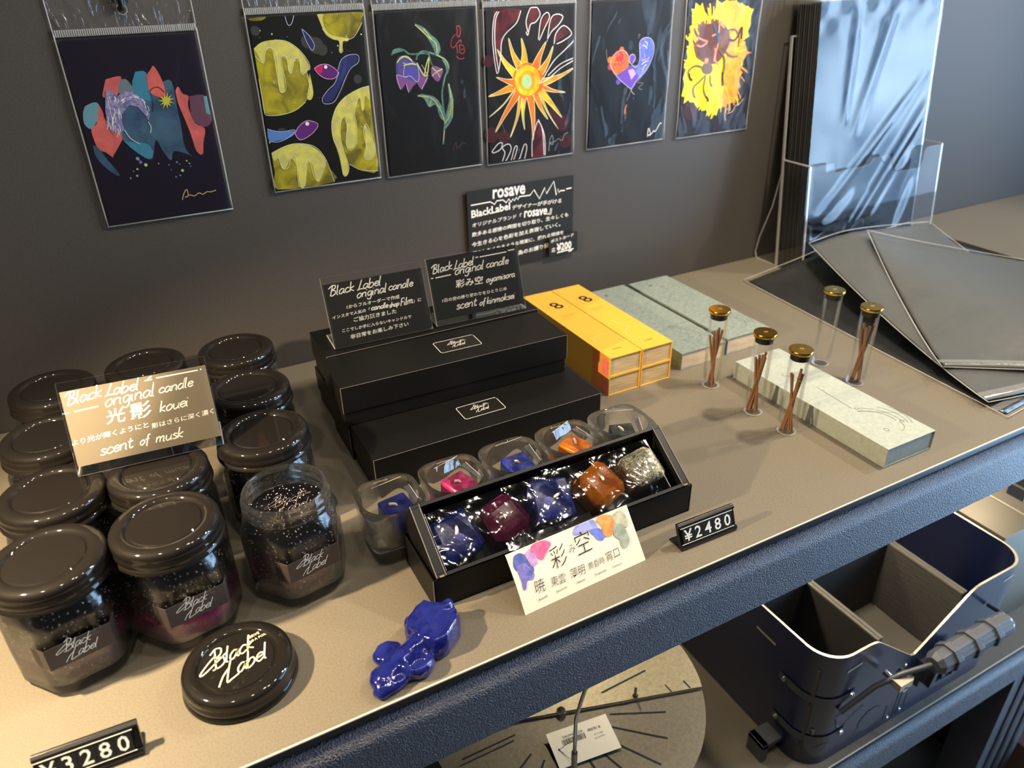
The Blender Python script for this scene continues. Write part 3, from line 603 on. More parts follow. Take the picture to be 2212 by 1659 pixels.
('p','amber',0,1,'42.9 64.4 36.9 44.2 27.5 26.2 34.9 45.7 38.8 67.3 49.3 80.1'),
('l','paleorange',0.5,3,'42.9 64.4 36.9 44.2 27.5 26.2 34.9 45.7 38.8 67.3'),
('p','gold',0,1,'47.1 64 44.4 47.4 45.2 32.4 41.8 47.7 41.8 64.5 49.3 80.1'),
('l','paleorange',0.5,3,'47.1 64 44.4 47.4 45.2 32.4 41.8 47.7 41.8 64.5'),
('p','orange',0,1,'56.5 66.6 57.6 42.6 55.2 20.3 53.3 41.7 48.1 64.8 49.3 80.1'),
('l','paleorange',0.5,3,'56.5 66.6 57.6 42.6 55.2 20.3 53.3 41.7 48.1 64.8'),
('p','amber',0,1,'62.9 69.6 66.5 54.2 73.7 40.2 62.7 52.8 55.5 66.7 49.3 80.1'),
('l','paleorange',0.5,3,'62.9 69.6 66.5 54.2 73.7 40.2 62.7 52.8 55.5 66.7'),
('p','gold',0,1,'67.1 72.7 80.7 55.5 91.2 40.3 77.5 53.1 60.8 68 49.3 80.1'),
('l','paleorange',0.5,3,'67.1 72.7 80.7 55.5 91.2 40.3 77.5 53.1 60.8 68'),
('p','orange',0,1,'68.2 76.1 79.9 70.1 95.2 65.9 78.8 67.6 66.1 71 49.3 80.1'),
('l','paleorange',0.5,3,'68.2 76.1 79.9 70.1 95.2 65.9 78.8 67.6 66.1 71'),
('p','amber',0,1,'66.1 81.4 87.5 84.3 105.7 89.6 88.6 80.7 68.2 74.3 49.3 80.1'),
('l','paleorange',0.5,3,'66.1 81.4 87.5 84.3 105.7 89.6 88.6 80.7 68.2 74.3'),
('p','gold',0,1,'66.1 65.8 74.6 46.7 86.9 28.8 72.4 47.8 61.8 67.9 49.3 80.1'),
('l','paleorange',0.5,3,'66.1 65.8 74.6 46.7 86.9 28.8 72.4 47.8 61.8 67.9'),
('p','orange',0,2,'67.8 79.2 66.9 73.7 64.2 68.8 60.1 65.1 54.9 63 49.1 62.6 43.5 64 38.4 67 34.5 71.3 32 76.5 31.3 82.1 32.3 87.5 34.9 92.1 38.9 95.7 43.9 97.8 49.5 98.3 55.1 97.1 60.2 94.2 64.2 90 66.9 84.8'),
('p','gold',0,3,'64 80.2 63.2 75.6 61 71.5 57.7 68.4 53.4 66.6 48.8 66.3 44.1 67.4 40 69.9 36.8 73.5 34.8 77.9 34.1 82.5 34.9 87 37.1 91 40.4 94 44.5 95.8 49.1 96.2 53.7 95.1 57.8 92.7 61.1 89.2 63.2 84.9'),
('p','amber',0,4,'58.5 80.3 58 77.1 56.6 74.4 54.5 72.3 51.8 71 48.8 70.8 45.9 71.5 43.2 73.2 41.1 75.6 39.8 78.6 39.4 81.8 40 84.9 41.3 87.6 43.5 89.6 46.1 90.9 49 91.2 52 90.4 54.6 88.8 56.7 86.4 58 83.5'),
('p','palegreen',0,5,'54.5 79.9 54.2 77.8 53.3 76 51.9 74.6 50.1 73.7 48.2 73.6 46.3 74.1 44.6 75.2 43.2 76.8 42.4 78.8 42.1 80.9 42.4 83 43.3 84.8 44.7 86.2 46.5 87 48.4 87.2 50.3 86.7 52 85.6 53.4 84 54.2 82'),
('l','white',0.5,6,'50.4 85.1 52 79.9 50.3 76.6'),
('l','pinkwhite',0.7,3,'15.8 146.9 11.8 140.2 10 118.3 14 90.4 18.4 104.9 19.8 119.3 25 127 37 135.8 42.1 146.6'),
('l','pinkwhite',0.7,3,'17.8 146.8 13.6 138.5 12.5 116.5 15.7 93.6'),
('l','pinkwhite',0.7,3,'49.8 127.2 47.9 136.9 53 148.5 59.1 149.8 64.1 142.5 59 135.6 52.9 133.5 49.8 124 47.8 127.3'),
('l','pinkwhite',0.7,3,'62 119.3 65.1 137.7 72.2 143.7 74.9 138.8 69.2 129.4 63 118.4'),
('l','pinkwhite',0.7,3,'72.3 117 76.3 137.1 83.5 141.6 90.8 138.9 85.7 131.8 77.4 125.7 72.3 117.9'),
('l','pinkwhite',0.7,3,'80.7 114.1 82.7 123.8 92 130.7 101.7 122.8 92.2 116.7 83.8 113.9'),
('l','pinkwhite',0.7,3,'105.1 116 92.4 106.7 79.8 97.4 67.1 81.3 62.9 77.3 73.5 80.8 88.4 90 104.4 96.6'),
('l','pinkwhite',0.7,3,'104.4 99.1 88.3 94.3 73.5 84.2'),
('l','pinkwhite',0.7,3,'5.3 14.3 12.8 21.5 18 21.8 15.7 15.8 8.3 13 5.3 14.3'),
('l','pinkwhite',0.7,3,'17.4 2.7 20.8 11.5 17.9 17.3 25.3 20.1 28.3 14.3 21.6 2.2'),
('l','pinkwhite',0.7,3,'28 1.4 32.6 15.6 35.8 15.2 31.2 1.9'),
('l','pinkwhite',0.7,3,'37.6 0.2 44.3 17 47.5 13.9 44.1 0.3'),
('l','pinkwhite',0.7,3,'53.9 1 54.1 20.5 57.4 31.1 61.7 39.6 67.1 28.2 68.9 0.1'),
('l','pinkwhite',0.7,3,'61.7 41.4 69.3 24.3 70.5 -0.1'),
('l','sigg',0.5,3,'74.9 6.9 76 18 79.2 23.2 80.4 13.8 76 15.2 82.6 16.3 87.1 18.6 91.6 16.2 94.9 22.4 99.3 23.8'),
],
5:[
('p','violetb',0,0,'33.6 78.4 40.8 82.8 53.5 85.1 64.3 84.4 73.4 80.4 69.6 72.3 62.4 66.2 57.4 59.9 50.5 65.5 39.3 71.4'),
('p','red',0,1,'29.7 93.3 33.6 97.8 41.7 102.1 49.4 98.4 52 91 51.4 83.6 43.1 79.3 35.8 76.6 30.3 81.9 27.8 88.6'),
('p','blue',0,1,'64.8 107.1 69.8 111.6 77.4 111.2 83.9 106 85.1 97.8 82.7 88 75.9 76.9 67.5 70.8 61.8 74.6 66.4 85.9 66.7 95.7'),
('p','purple',0,2,'38.3 71.4 43.2 77.7 51.6 80.3 60.3 79.7 66.3 72.6 58.5 60.1 49.4 65.6'),
('p','lilac',0,3,'51.6 80.3 58 81.5 62.8 76.2 56.7 70'),
('p','purple',0,2,'61 92 60.7 90 59.6 88.5 57.9 87.7 56 87.9 54.2 88.9 52.9 90.5 52.3 92.6 52.6 94.5 53.7 96 55.4 96.8 57.3 96.7 59.1 95.7 60.4 94'),
('d','orange',3.2,0,'27.6 92.6'),
('d','red',3,0,'42.2 101.8'),
('d','crimson',3.2,0,'28 85.3'),
('d','purple',3,0,'39.5 69.4'),
('l','crimson',0.45,3,'47 96.3 48.2 93.7 48.1 91 47.4 89 44.6 88.5 42.6 89.5 40.2 91.9 39.7 94.6 41.8 96.9'),
('l','orange',0.45,3,'45.9 92.6 46.6 89.8 46.2 87.4 43.6 86.1 41.6 86.3 38.6 88.1 38.5 90.6 38.6 93.3 39.8 95.3'),
('l','redink',0.45,3,'37.7 95.6 39.9 96 41.8 94.8 44.2 92.4 44.7 89.6 43 87.3 40.7 86.3 38.4 86.8 35.6 88.8'),
('l','redink',0.45,3,'49 85.4 47 83.5 44.2 83.1 41.2 84.3 40.3 86.5 39.1 89.4 40.4 91.7 43 92.8 45.6 92.4'),
('l','redink',0.45,3,'34 100 35.8 100.7 38.1 99.9 40.2 97.7 40.7 95 40.1 92.5 37.8 91.1 35.6 91.3 33.4 92.9'),
('l','crimson',0.45,3,'38.2 101.2 40.8 100.6 42.1 98.7 44.4 95.9 43.2 93.4 40.8 91.8 38.5 91.6 36.9 92.9 35.3 95.4'),
('l','crimson',0.45,3,'38 100.1 40.2 99.7 42.5 97.8 44.1 95.1 43.4 92.5 40.9 90.8 38.9 90.5 36.4 91.8 34.8 94.2'),
('l','redink',0.45,3,'36 86.3 33.9 89 35.9 91.5 36.6 93.5 38.9 94 41.7 92.9 42.8 90.6 43.1 87.9 42.3 85.5'),
('l','redink',0.45,3,'29.7 93.7 30.2 96 33.2 97 35.6 96.5 37.9 94.6 38.6 91.9 38.6 89.3 35.7 87.7 33.6 87.4'),
('l','lav',0.9,3,'71.9 108.3 75.6 106.5 75.3 104.1'),
('l','lav',0.9,3,'69.4 104.6 74.7 102.6 75.1 100.2'),
('l','skyb',0.9,3,'73.8 100.4 71.2 99 68.6 96.7'),
('l','lilac',0.9,3,'72.4 96.6 72.6 95 73.9 92.4'),
('l','lilac',0.9,3,'77.9 92.3 78.7 90.6 69.3 88.8'),
('l','lav',0.9,3,'78.4 88.3 73.4 87 69.7 84.8'),
('l','lav',0.9,3,'76.5 84.5 73.6 83 72.4 80.6'),
('l','lilac',0.9,3,'70.3 80.9 73 79.1 69.8 76.8'),
('l','pinkwhite',0.3,4,'57.4 59.9 39.3 73 30.2 83.5 27.7 90.2 32.5 97.9 42.8 101.2 50.6 95.9 52.1 89.3 56.6 86.6 60.5 92.8 57 96.3 52.9 94.1 54.4 87.5 62.3 82.9 66.5 90.8 65.2 107.1 70.9 111.9 79.6 110.8 85 103.5 84.4 92.9 77.8 80.1 66.4 70.9 57.4 59.9 62.2 54.3'),
('l','dimgray',0.4,3,'57.8 60.7 54.6 53.3 51.6 48.5'),
('l','dimgray',0.4,3,'51.7 62.9 50 55.4'),
('l','dimgray',0.4,3,'70.7 72.2 65.7 66.8 73.5 65.3 67.2 60.7 72.9 58.5'),
('l','dimgray',0.4,3,'62.1 114.5 65.2 115.9 63.3 112'),
('l','dimgray',0.4,3,'21.9 103.4 23.4 93.7 29.2 82'),
('l','red',1,1,'52.3 44.1 50.1 38.3 51.2 34.7'),
('d','redink',0.6,1,'51.5 30.3'),
('d','violetb',0.8,1,'61.4 50.1'),
('l','white',0.7,3,'84 5.5 85 15.4 88.4 7.8 83.8 7.4 89.5 8.6 92.7 11.8 95.1 10.7 101.3 19.1 103.3 18.5'),
],
6:[
('p','brownblack',0,0,'25.8 143.6 40.9 144.5 44.2 136.7 34.5 128 26 134.5'),
('p','sunyel',0,0,'12.7 145.6 12.4 139.1 7.1 139.8 10.8 132.2 9.3 130.7 10.8 123.7 7.2 121.6 9.4 114.4 6.3 110.9 8.8 102.9 5.8 96.8 7.9 89.7 4.2 82.6 6.9 76.4 3.7 68.2 6.7 60.5 3.8 48.4 8.8 47.2 8.1 39.7 14.9 43.6 17 40.5 23.7 40 27.1 32 32.9 34.5 36.7 28.5 42.7 29.6 48.1 21.3 53.4 26.1 59.9 21 62.2 29.7 66.9 29 69.5 35.5 75.8 33.4 79 38.2 87.5 35 85.7 41.7 90.1 40.8 85.3 50.9 86.6 54.9 86.3 61.9 92.1 64.7 89 71.9 92.5 76.4 91.5 83.4 97.3 89.4 89.5 95 88.2 101.4 89.7 103.3 97.7 107.3 94.1 112.1 97.8 120.2 95 125.4 99.6 136 91.9 134.3 90.9 139.4 83.3 137.6 81.2 142.9 74.3 140.7 71.6 146.1 63.6 142.6 58.1 146.9 50.1 143.2 42.6 147.5 42.5 139.3 41.8 138.4 39.5 131.6 36.2 131 32.6 130.5 26.9 136 26.1 137.2 22.4 145.2 19.5 141.7'),
('p','sunor',0,1,'58.4 145.3 71.8 144.8 80 136.8 81.4 114.7 97.1 91 90.1 76.6 90.3 61.4 88.2 37.5 75.8 33.4 67.6 32.5 65.9 66.7 65.5 99.5 66.3 123.3'),
('p','sunyel',0,2,'74.4 143.2 96.1 136.1 96.6 120.3 91.8 107.7 80.8 117.9 80.8 132.1'),
('p','sunbrown',0,3,'13.6 121.3 25.9 126.8 45.6 127.4 62.7 117.2 69.1 105.7 64.2 93.1 52.3 80.9 36.3 82 22 89.4 13.4 105.8'),
('p','brownblack',0,0,'10.3 39.5 26.5 36.3 31.8 22 19.5 19.8 8.1 29.5'),
('p','sunbrown2',0,4,'24.5 120.7 41.8 123 48.5 106.9 44.3 89.6 28.5 90.6 20 105.4'),
('l','sunyel',1.5,3,'18.4 119.9 14.5 126.7 8.8 133.4'),
('l','sunyel',0.89,3,'48.8 123.9 50.4 127.2 50.2 130.7'),
('l','sunyel',0.81,3,'19.9 80.5 15.4 80.5 9 80.6'),
('l','gold',0.93,3,'61.9 45.2 65 35 66.3 24.8'),
('l','sunyel',0.91,3,'52.8 120.9 55.2 127.3 55.8 133.8'),
('l','sunor',1.5,3,'76.5 90.3 84.4 90.2 90.4 90.3'),
('l','sunyel',0.95,3,'46.5 35.5 45.9 28.8 43.5 22.2'),
('l','sunyel',1,3,'78.6 91.6 87.5 91.8 94.5 92.2'),
('l','sunyel',1.1,3,'33.9 57.8 32.3 55.1 28.9 52.5'),
('l','sunyel',0.85,3,'57.9 125.4 61.2 131.2 62.6 137'),
('l','sunyel',1.2,3,'34 55 31 49.5 26.2 44.2'),
('l','sunyel',1.6,3,'36.5 120.6 34.8 129.9 31.4 139.1'),
('l','gold',1.1,3,'33 54.2 30.3 49.5 25.8 45'),
('l','sunyel',1.3,3,'22.6 104.1 20.9 106.7 17.4 109.3'),
('l','sunyel',1.1,3,'76.5 94.7 81.5 94.9 84.7 95.3'),
('l','sunyel',1.3,3,'32.7 52.1 29.5 46.3 24.5 40.5'),
('l','gold',1.6,3,'49.8 125.4 51.6 130.2 51.6 135'),
('l','sunor',1.1,3,'80.8 61.2 87.3 55.5 92 49.9'),
('l','sunyel',1,3,'77.8 104.3 82.9 105.5 86.1 106.9'),
('l','sunyel',1.6,3,'53.9 128 56.6 134.9 57.4 141.9'),
('l','sunyel',0.83,3,'69.5 53.3 75.5 43.4 79.6 33.5'),
('l','gold',0.92,3,'41.7 126.1 42.4 131 41.4 135.9'),
('l','sunor',1.5,3,'85.1 89.6 93.4 89 99.7 88.5'),
('l','sunyel',0.89,3,'81.2 48.2 88.2 39.1 93.4 30.2'),
('l','sunyel',0.91,3,'24 72.7 18.5 70.6 11.1 68.6'),
('l','gold',1.6,3,'78.3 105.4 82.7 106.3 85.3 107.4'),
('l','gold',1.1,3,'32.3 123.4 31.7 128.4 29.3 133.5'),
('l','sunor',1.3,3,'74.9 50.4 81.5 40.7 86.3 31.1'),
('l','sunyel',1.2,3,'17.3 88 14.9 89.1 10.7 90.3'),
('l','sunyel',1.4,3,'15.1 100.9 13.1 103.1 9.4 105.3'),
('l','sunyel',1.5,3,'24.6 127 23.3 132.4 20.2 137.7'),
('l','sunyel',1.3,3,'53 33.2 53.3 25.7 51.7 18.3'),
('l','sunyel',1.1,3,'22.7 104.5 18.7 108.9 13 113.3'),
('l','sunyel',1.1,3,'50.3 45.6 50.6 38.8 48.9 32.1'),
('l','sunyel',1.5,3,'21.5 123.7 18.1 131.2 12.9 138.6'),
('l','sunor',1.6,3,'75.1 39 78.7 32.1 80.4 25.2'),
('l','sunyel',1.5,3,'14.4 93.2 11.7 94.9 7.3 96.7'),
('l','gold',0.94,3,'13.9 81.8 8.4 82.3 1.2 82.9'),
('l','gold',1,3,'49.7 128.7 51.6 135.7 51.7 142.7'),
('l','sunyel',0.96,3,'10.7 104.3 7.8 107.2 3.1 110.2'),
('l','sunyel',1.3,3,'15.8 111 13.7 114.3 9.8 117.7'),
('l','sunor',1.5,3,'84.9 72.2 90 69.4 93.3 66.8'),
('l','sunor',1.1,3,'86.7 49.6 92.2 43.6 95.8 37.7'),
('l','sunyel',0.99,3,'32.6 49.6 31.3 47.1 28.2 44.8'),
('l','sunyel',1.5,3,'69.5 104.7 74.4 107.1 77.6 109.6'),
('l','sunyel',1.2,3,'68.9 118.9 73.6 122.9 76.5 127'),
('l','sunyel',1.6,3,'44.6 47.7 43.8 41.4 41.2 35.2'),
('l','sunyel',1.2,3,'57.7 122.9 61.2 129.9 62.9 136.9'),
('l','sunor',1.6,3,'73.4 48.8 77.7 42 80 35.3'),
('l','sunyel',1.1,3,'21 112.9 16.1 119.6 9.6 126.3'),
('l','sunyel',1.3,3,'37.1 41.4 35.3 35.8 31.6 30.2'),
('l','sunyel',1.2,3,'71.1 110.5 76 113.3 79 116.2'),
('l','sunyel',1.3,3,'13.6 82.5 9.7 83.2 4.1 83.9'),
('l','gold',0.82,3,'54.4 32.9 54.9 25.9 53.6 18.9'),
('l','sunyel',1.2,3,'77.8 97.7 86 99.3 92.4 101'),
('l','sunor',0.83,3,'81.1 51.4 86.1 45.4 89.3 39.6'),
('l','sunor',0.99,3,'76.5 51.8 81.3 45.4 84.3 39'),
('l','sunyel',1.4,3,'22.2 82.1 17.8 82.3 11.7 82.6'),
('l','sunyel',0.81,3,'47.7 43 47.2 33.2 44.8 23.5'),
('l','sunor',1.4,3,'76.6 55 82.7 47.7 87 40.4'),
('l','sunor',0.83,3,'83.3 76.8 91 73.7 96.8 70.8'),
('l','sunyel',0.81,3,'55.1 41.9 56.4 31.9 55.8 21.9'),
('l','gold',1.5,3,'49.3 126.5 51.1 133 51 139.5'),
('l','sunyel',1.5,3,'62.5 120.7 66.7 126.2 69.1 131.9'),
('l','sunyel',1.4,3,'14.1 78.1 10.6 78.3 5.4 78.7'),
('l','sunyel',0.91,3,'22.7 71.5 17.4 69.5 10.4 67.6'),
('l','sunyel',1.2,3,'15.6 82.4 11.2 82.9 5.1 83.6'),
('l','sunyel',1,3,'20.8 68.1 18.8 67.5 15 67'),
('l','sunor',1.4,3,'77.6 65.2 85.9 58.5 92.5 51.8'),
('l','sunor',0.9,3,'89.8 90.2 97.6 89.5 103.5 88.8'),
('l','sunor',1.4,3,'80.9 51.4 87.7 43.4 92.6 35.5'),
('l','sunor',0.95,3,'75.6 53.4 82.4 44.6 87.3 35.9'),
('l','sunor',0.83,3,'71.8 38.5 73.9 34 74.1 29.7'),
('l','sunor',1.3,3,'79.7 57.2 83.3 53.5 85 49.9'),
('l','sunor',1.1,3,'78.9 54.9 84.8 48.2 88.9 41.6'),
('l','sunyel',1.5,3,'41 44.5 39.7 38.7 36.5 33'),
('l','sunor',1.5,3,'75.2 52.8 80.4 45.9 83.7 39.1'),
('l','sunyel',1,3,'13.9 103.3 11 106.1 6.3 109.1'),
('l','sunyel',1.5,3,'43.3 128.8 44.4 132.9 43.7 137'),
('l','sunyel',1.3,3,'19.5 76.1 16.9 76 12.6 76'),
('l','sunor',1.2,3,'85.6 59.3 89.5 55.8 91.6 52.5'),
('l','sunyel',0.89,3,'19.5 76.1 15.4 75.6 9.5 75.2'),
('l','sunyel',1.6,3,'14.3 96.6 10.5 99 5.1 101.5'),
('l','sunyel',1.6,3,'17.6 67.5 12.5 65.5 5.6 63.6'),
('l','gold',1.1,3,'24.3 128 23.7 132.1 21.4 136.3'),
('l','sunyel',1.4,3,'58.5 43.9 60.3 35.8 60.2 27.8'),
('l','sunyel',1.4,3,'26.8 54.7 24.1 51.7 19.6 48.8'),
('l','sunyel',1.4,3,'16.5 68.4 12.3 67 6.3 65.9'),
('l','sunyel',0.96,3,'29.2 64.9 27.6 63.4 24.1 62.1'),
('l','sunyel',0.8,3,'10.1 85.5 4.9 86.7 -2.1 88'),
('l','gold',1.1,3,'12 79.4 7.1 79.6 0.4 80'),
('l','sunyel',1.1,3,'21.1 78.9 16.1 78.5 9.3 78.2'),
('l','sunyel',0.89,3,'24 54.9 21.9 53 18 51.2'),
('l','sunyel',1.2,3,'58.7 127.6 62.1 133.7 63.7 139.9'),
('l','sunor',1.4,3,'91.3 72.8 97.3 69.9 101.5 67.1'),
('l','sunyel',1.4,3,'28.6 124.2 25.8 132.9 21.3 141.6'),
('l','sunyel',0.83,3,'39.3 48 38.2 43.9 35.3 40'),
('l','gold',1.5,3,'35.6 129 35 136.4 32.7 143.8'),
('l','sunyel',1,3,'33.4 130.2 33.5 134.7 31.9 139.3'),
('l','sunyel',0.94,3,'38.7 131.9 39.4 136.2 38.4 140.6'),
('l','sunor',0.81,3,'62 49.6 64.9 41.5 65.9 33.6'),
('l','sunor',0.83,3,'88.6 64.9 94.6 60.9 98.7 57'),
('l','sunyel',1.4,3,'63 126.3 66.8 131.4 68.9 136.5'),
('l','gold',0.84,3,'59.8 35.6 60.8 31.1 59.8 26.7'),
('l','sunyel',0.84,3,'55.9 48.8 57.2 42.3 56.6 35.9'),
('l','sunyel',1.6,3,'60.8 121.4 64.6 127 66.6 132.7'),
('l','sunor',1.2,3,'69.1 39.4 72.5 31 74 22.8'),
('l','sunor',1.3,3,'80.9 62.9 85 59.5 87.2 56.3'),
('l','sunyel',1.2,3,'64 115 66.9 117 68.1 119.1'),
('l','sunyel',1.5,3,'17.7 105.6 13.3 109.9 7.1 114.3'),
('l','sunyel',1.2,3,'42.9 45.9 41.5 37.9 38.2 30'),
('l','sunor',1.5,3,'77.2 50.1 83.2 41.9 87.4 33.7'),
('l','sunyel',1.4,3,'42.7 51.5 42.2 48.1 39.8 44.8'),
('l','sunyel',0.85,3,'54.4 133.1 57.2 139.6 58.1 146.1'),
('l','sunyel',1.5,3,'35.9 120.2 35.7 124.8 33.7 129.5'),
('l','gold',1.4,3,'67.6 108.5 73.5 112.9 77.5 117.4'),
('l','sunyel',1.3,3,'10.5 105.3 5.8 109.3 -0.7 113.3'),
('l','sunyel',1.4,3,'15.7 71.1 10.8 70 4.2 68.9'),
('l','gold',1.2,3,'34.7 123.6 33.2 131.8 30.1 140.1'),
('l','gold',1.3,3,'40.5 49.8 39.7 46.2 37 42.8'),
('l','murk',1.6,6,'13.9 65.7 10.7 74.1 16.7 79.3 25.5 79.5 35.1 74.8'),
('l','murk',1.6,6,'37 68.9 27.7 62.2 20.6 56.9 20.7 50.3 24.3 44.9'),
('l','murk',1.4,6,'37.2 67.2 35.4 55.7 38.8 47 44.3 40.6'),
('l','murk',1.4,6,'43.9 68.3 45 59.9 49.1 55.4'),
('l','murk',2.2,6,'52.5 95.5 61.7 86.8 63.5 75.1 62.9 63.5 64.9 55'),
('l','murk',1.4,6,'18.8 97.6 20.7 91.1 27.9 86.6'),
('l','murk',1.8,6,'57.1 109.6 63.1 114.8 74.4 115 81.6 106.6 82 96.9'),
('l','murk',1.8,6,'61.9 93.3 72.1 86.9 82.6 86.2'),
('l','salmon',1.6,6,'51.7 108.3 49.9 97.2 47 86.1 54.9 79.1'),
('l','salmon',1.6,6,'40.2 110.5 49.7 114 49.6 122.6 58.1 118.2'),
('l','salmon',1.5,6,'19.4 110.1 28.6 106.5 34.4 104.6 26.1 100.3 19.3 102.3'),
('l','salmon',1.6,6,'46.5 97.5 48.8 89.3 46.4 82.9'),
('l','bluegray',3,6,'41.9 122.2 47.8 111.7 52.6 101.9'),
('l','maroon',2.2,6,'64.5 106 74 103.8 80 109.1 84.3 117.7 85.3 104.8'),
('l','maroond',2,6,'12 72.4 13.7 67.4 17.4 64.6'),
('l','maroond',2,6,'40.2 45.2 44.3 40.6 42.5 39.9'),
('l','maroond',2,6,'61.9 70.3 64.9 55'),
('p','murk',0,5,'46.5 75.6 45.9 72.3 43.2 70.1 39.2 69.5 34.9 70.7 31.6 73.4 30.1 76.7 30.8 80 33.4 82.1 37.4 82.7 41.6 81.6 44.9 78.9'),
('d','salmon',3,6,'35.6 84.5'),
('l','sigp',0.5,6,'75.1 14.2 72.1 23.3 76.6 28.1 78.6 22.7 74 21.4 84.4 23.9 88.2 30.5 92.9 31 100.3 37.3'),
],
}
TXT={
'kouei':([('S','Black',3.5,46.7,21.2,6.2),('S','Label',26.3,48.1,20.6,0.7),('S','original',24.5,41.1,31.0,3.0),('S','candle',57.9,43.0,22.0,1.7),('J','光',23.3,30.3,12.2,0.3),('J','影',37.9,29.8,13.8,1.4),('S','kouei',55.8,30.4,18.5,2.4),('J','より光が輝くようにと',0.9,20.7,46.8,2.2),('J','影はさらに深く濃く',49.1,20.9,40.3,2.4),('S','scent',15.0,10.2,20.1,4.0),('S','of',39.4,11.4,5.6,4.7),('S','musk',49.1,10.9,17.5,0.1)],[[51.5,53.1,56.2,53.2],[53.6,53.9,56.3,55.3],[58.7,53.5,85.2,53.4],[86.6,53.6,87.6,53.6],[0.1,42.0,3.9,42.0],[6.8,42.1,21.1,42.5]]),
'order':([('S','Black',5.4,45.7,21.8,3.6),('S','Label',29.8,46.7,21.8,2.3),('S','original',27.8,39.8,27.5,2.4),('S','candle',57.0,41.3,23.1,0.2),('J','1からフルオーダーで作成',17.6,32.5,48.6,0.6),('J','インスタで人気の「',3.7,25.8,34.4,2.0),('S','candle',38.4,27.2,15.4,-1.6),('S','shop',54.7,26.2,9.7,5.6),('S','Film',65.2,25.7,12.1,5.9),('J','」に',77.3,26.9,8.2,-0.7),('J','ご協力頂きました',21.4,20.4,39.3,0.3),('J','ここでしか手に入らないキャンドルで',9.6,13.2,63.7,0.4),('J','非日常をお楽しみ下さい',15.6,6.1,53.8,1.4)],[]),
'ayamisora':([('S','Black',4.6,47.6,19.8,6.3),('S','Label',25.2,48.3,20.7,4.9),('S','original',25.4,43.4,29.4,2.1),('S','candle',57.1,44.6,23.2,1.0),('J','彩み空',24.6,31.9,28.0,-0.8),('S','ayamisora',54.9,31.1,30.0,1.8),('J','1日の空の移り変わりをひとりじめ',9.3,20.9,65.4,-0.1),('S','scent',21.2,11.8,20.5,1.2),('S','of',44.6,11.1,5.5,4.5),('S','kinmoksei',51.9,11.2,29.4,1.0)],[[48.2,55.6,51.3,55.8],[52.8,55.6,80.2,56.0],[81.9,56.9,88.7,57.0],[2.6,43.9,4.7,44.0],[6.8,43.8,21.9,44.3]]),
'rosave':([('B','rosave',29.7,77.2,39.4,-0.0),('B','BlackLabel',4.2,60.3,46.6,2.9),('J','デザイナーが手がける',52.8,61.9,61.8,-1.3),('J','オリジナルブランド『',4.6,50.3,60.0,1.6),('B','rosave',67.1,51.1,29.3,-2.1),('J','』',96.9,50.0,5.6,-1.7),('J','数多ある感情の瞬間を切り取り、生々しくも',3.7,40.1,120.3,1.6),('J','今生きる心を色彩を加え表現していく。',3.2,28.9,110.6,2.7),('J','蓋をしたくなるような現実に、揺れる情緒を',3.2,19.2,115.1,2.4),('J','為のお護り役。',59.0,9.7,42.4,3.4)],[[4.1,73.7,26.9,74.1,31.8,70.8,34.5,74.0,42.1,73.9,45.7,70.4,48.9,73.9,51.6,70.2,54.0,73.4,55.5,71.1,58.3,74.3,59.8,71.6,61.7,74.5,74.9,74.2,79.8,79.4,86.5,68.6,93.4,79.9,95.3,72.7,104.7,85.1,108.0,69.3,110.4,76.5,111.5,71.9,113.3,73.6,118.8,73.1],[120.6,74.4,127.5,74.8]]),
'price200':([('J','ポストカード',2.2,14.7,30.3,4.3),('J','各',2.5,4.8,6.2,-1.7),('B','¥200',9.9,4.3,19.2,0.1)],[[10.1,2.6,31.9,3.1],[25.1,1.2,29.8,1.6]]),
'paper':([('T','彩',28.6,22.7,13.2,1.0),('T','み',44.0,28.2,5.0,-3.0),('T','空',49.7,24.5,13.3,1.8),('T','暁',11.7,11.3,7.9,0.2),('T','東雲',23.6,11.3,11.9,-3.5),('T','薄明',39.1,10.8,12.3,-1.6),('T','黄昏時',53.9,11.2,13.7,0.4),('T','宵口',69.6,11.3,11.3,1.8),('R','Akatsuki',11.8,5.5,7.1,2.6),('R','Shinonome',25.8,5.6,8.4,1.8),('R','Hakumei',42.2,5.3,6.7,0.9),('R','Tasogaredoki',56.4,5.2,10.1,-0.3),('R','Yoinokuchi',71.2,5.0,8.0,-0.6)],[]),
}
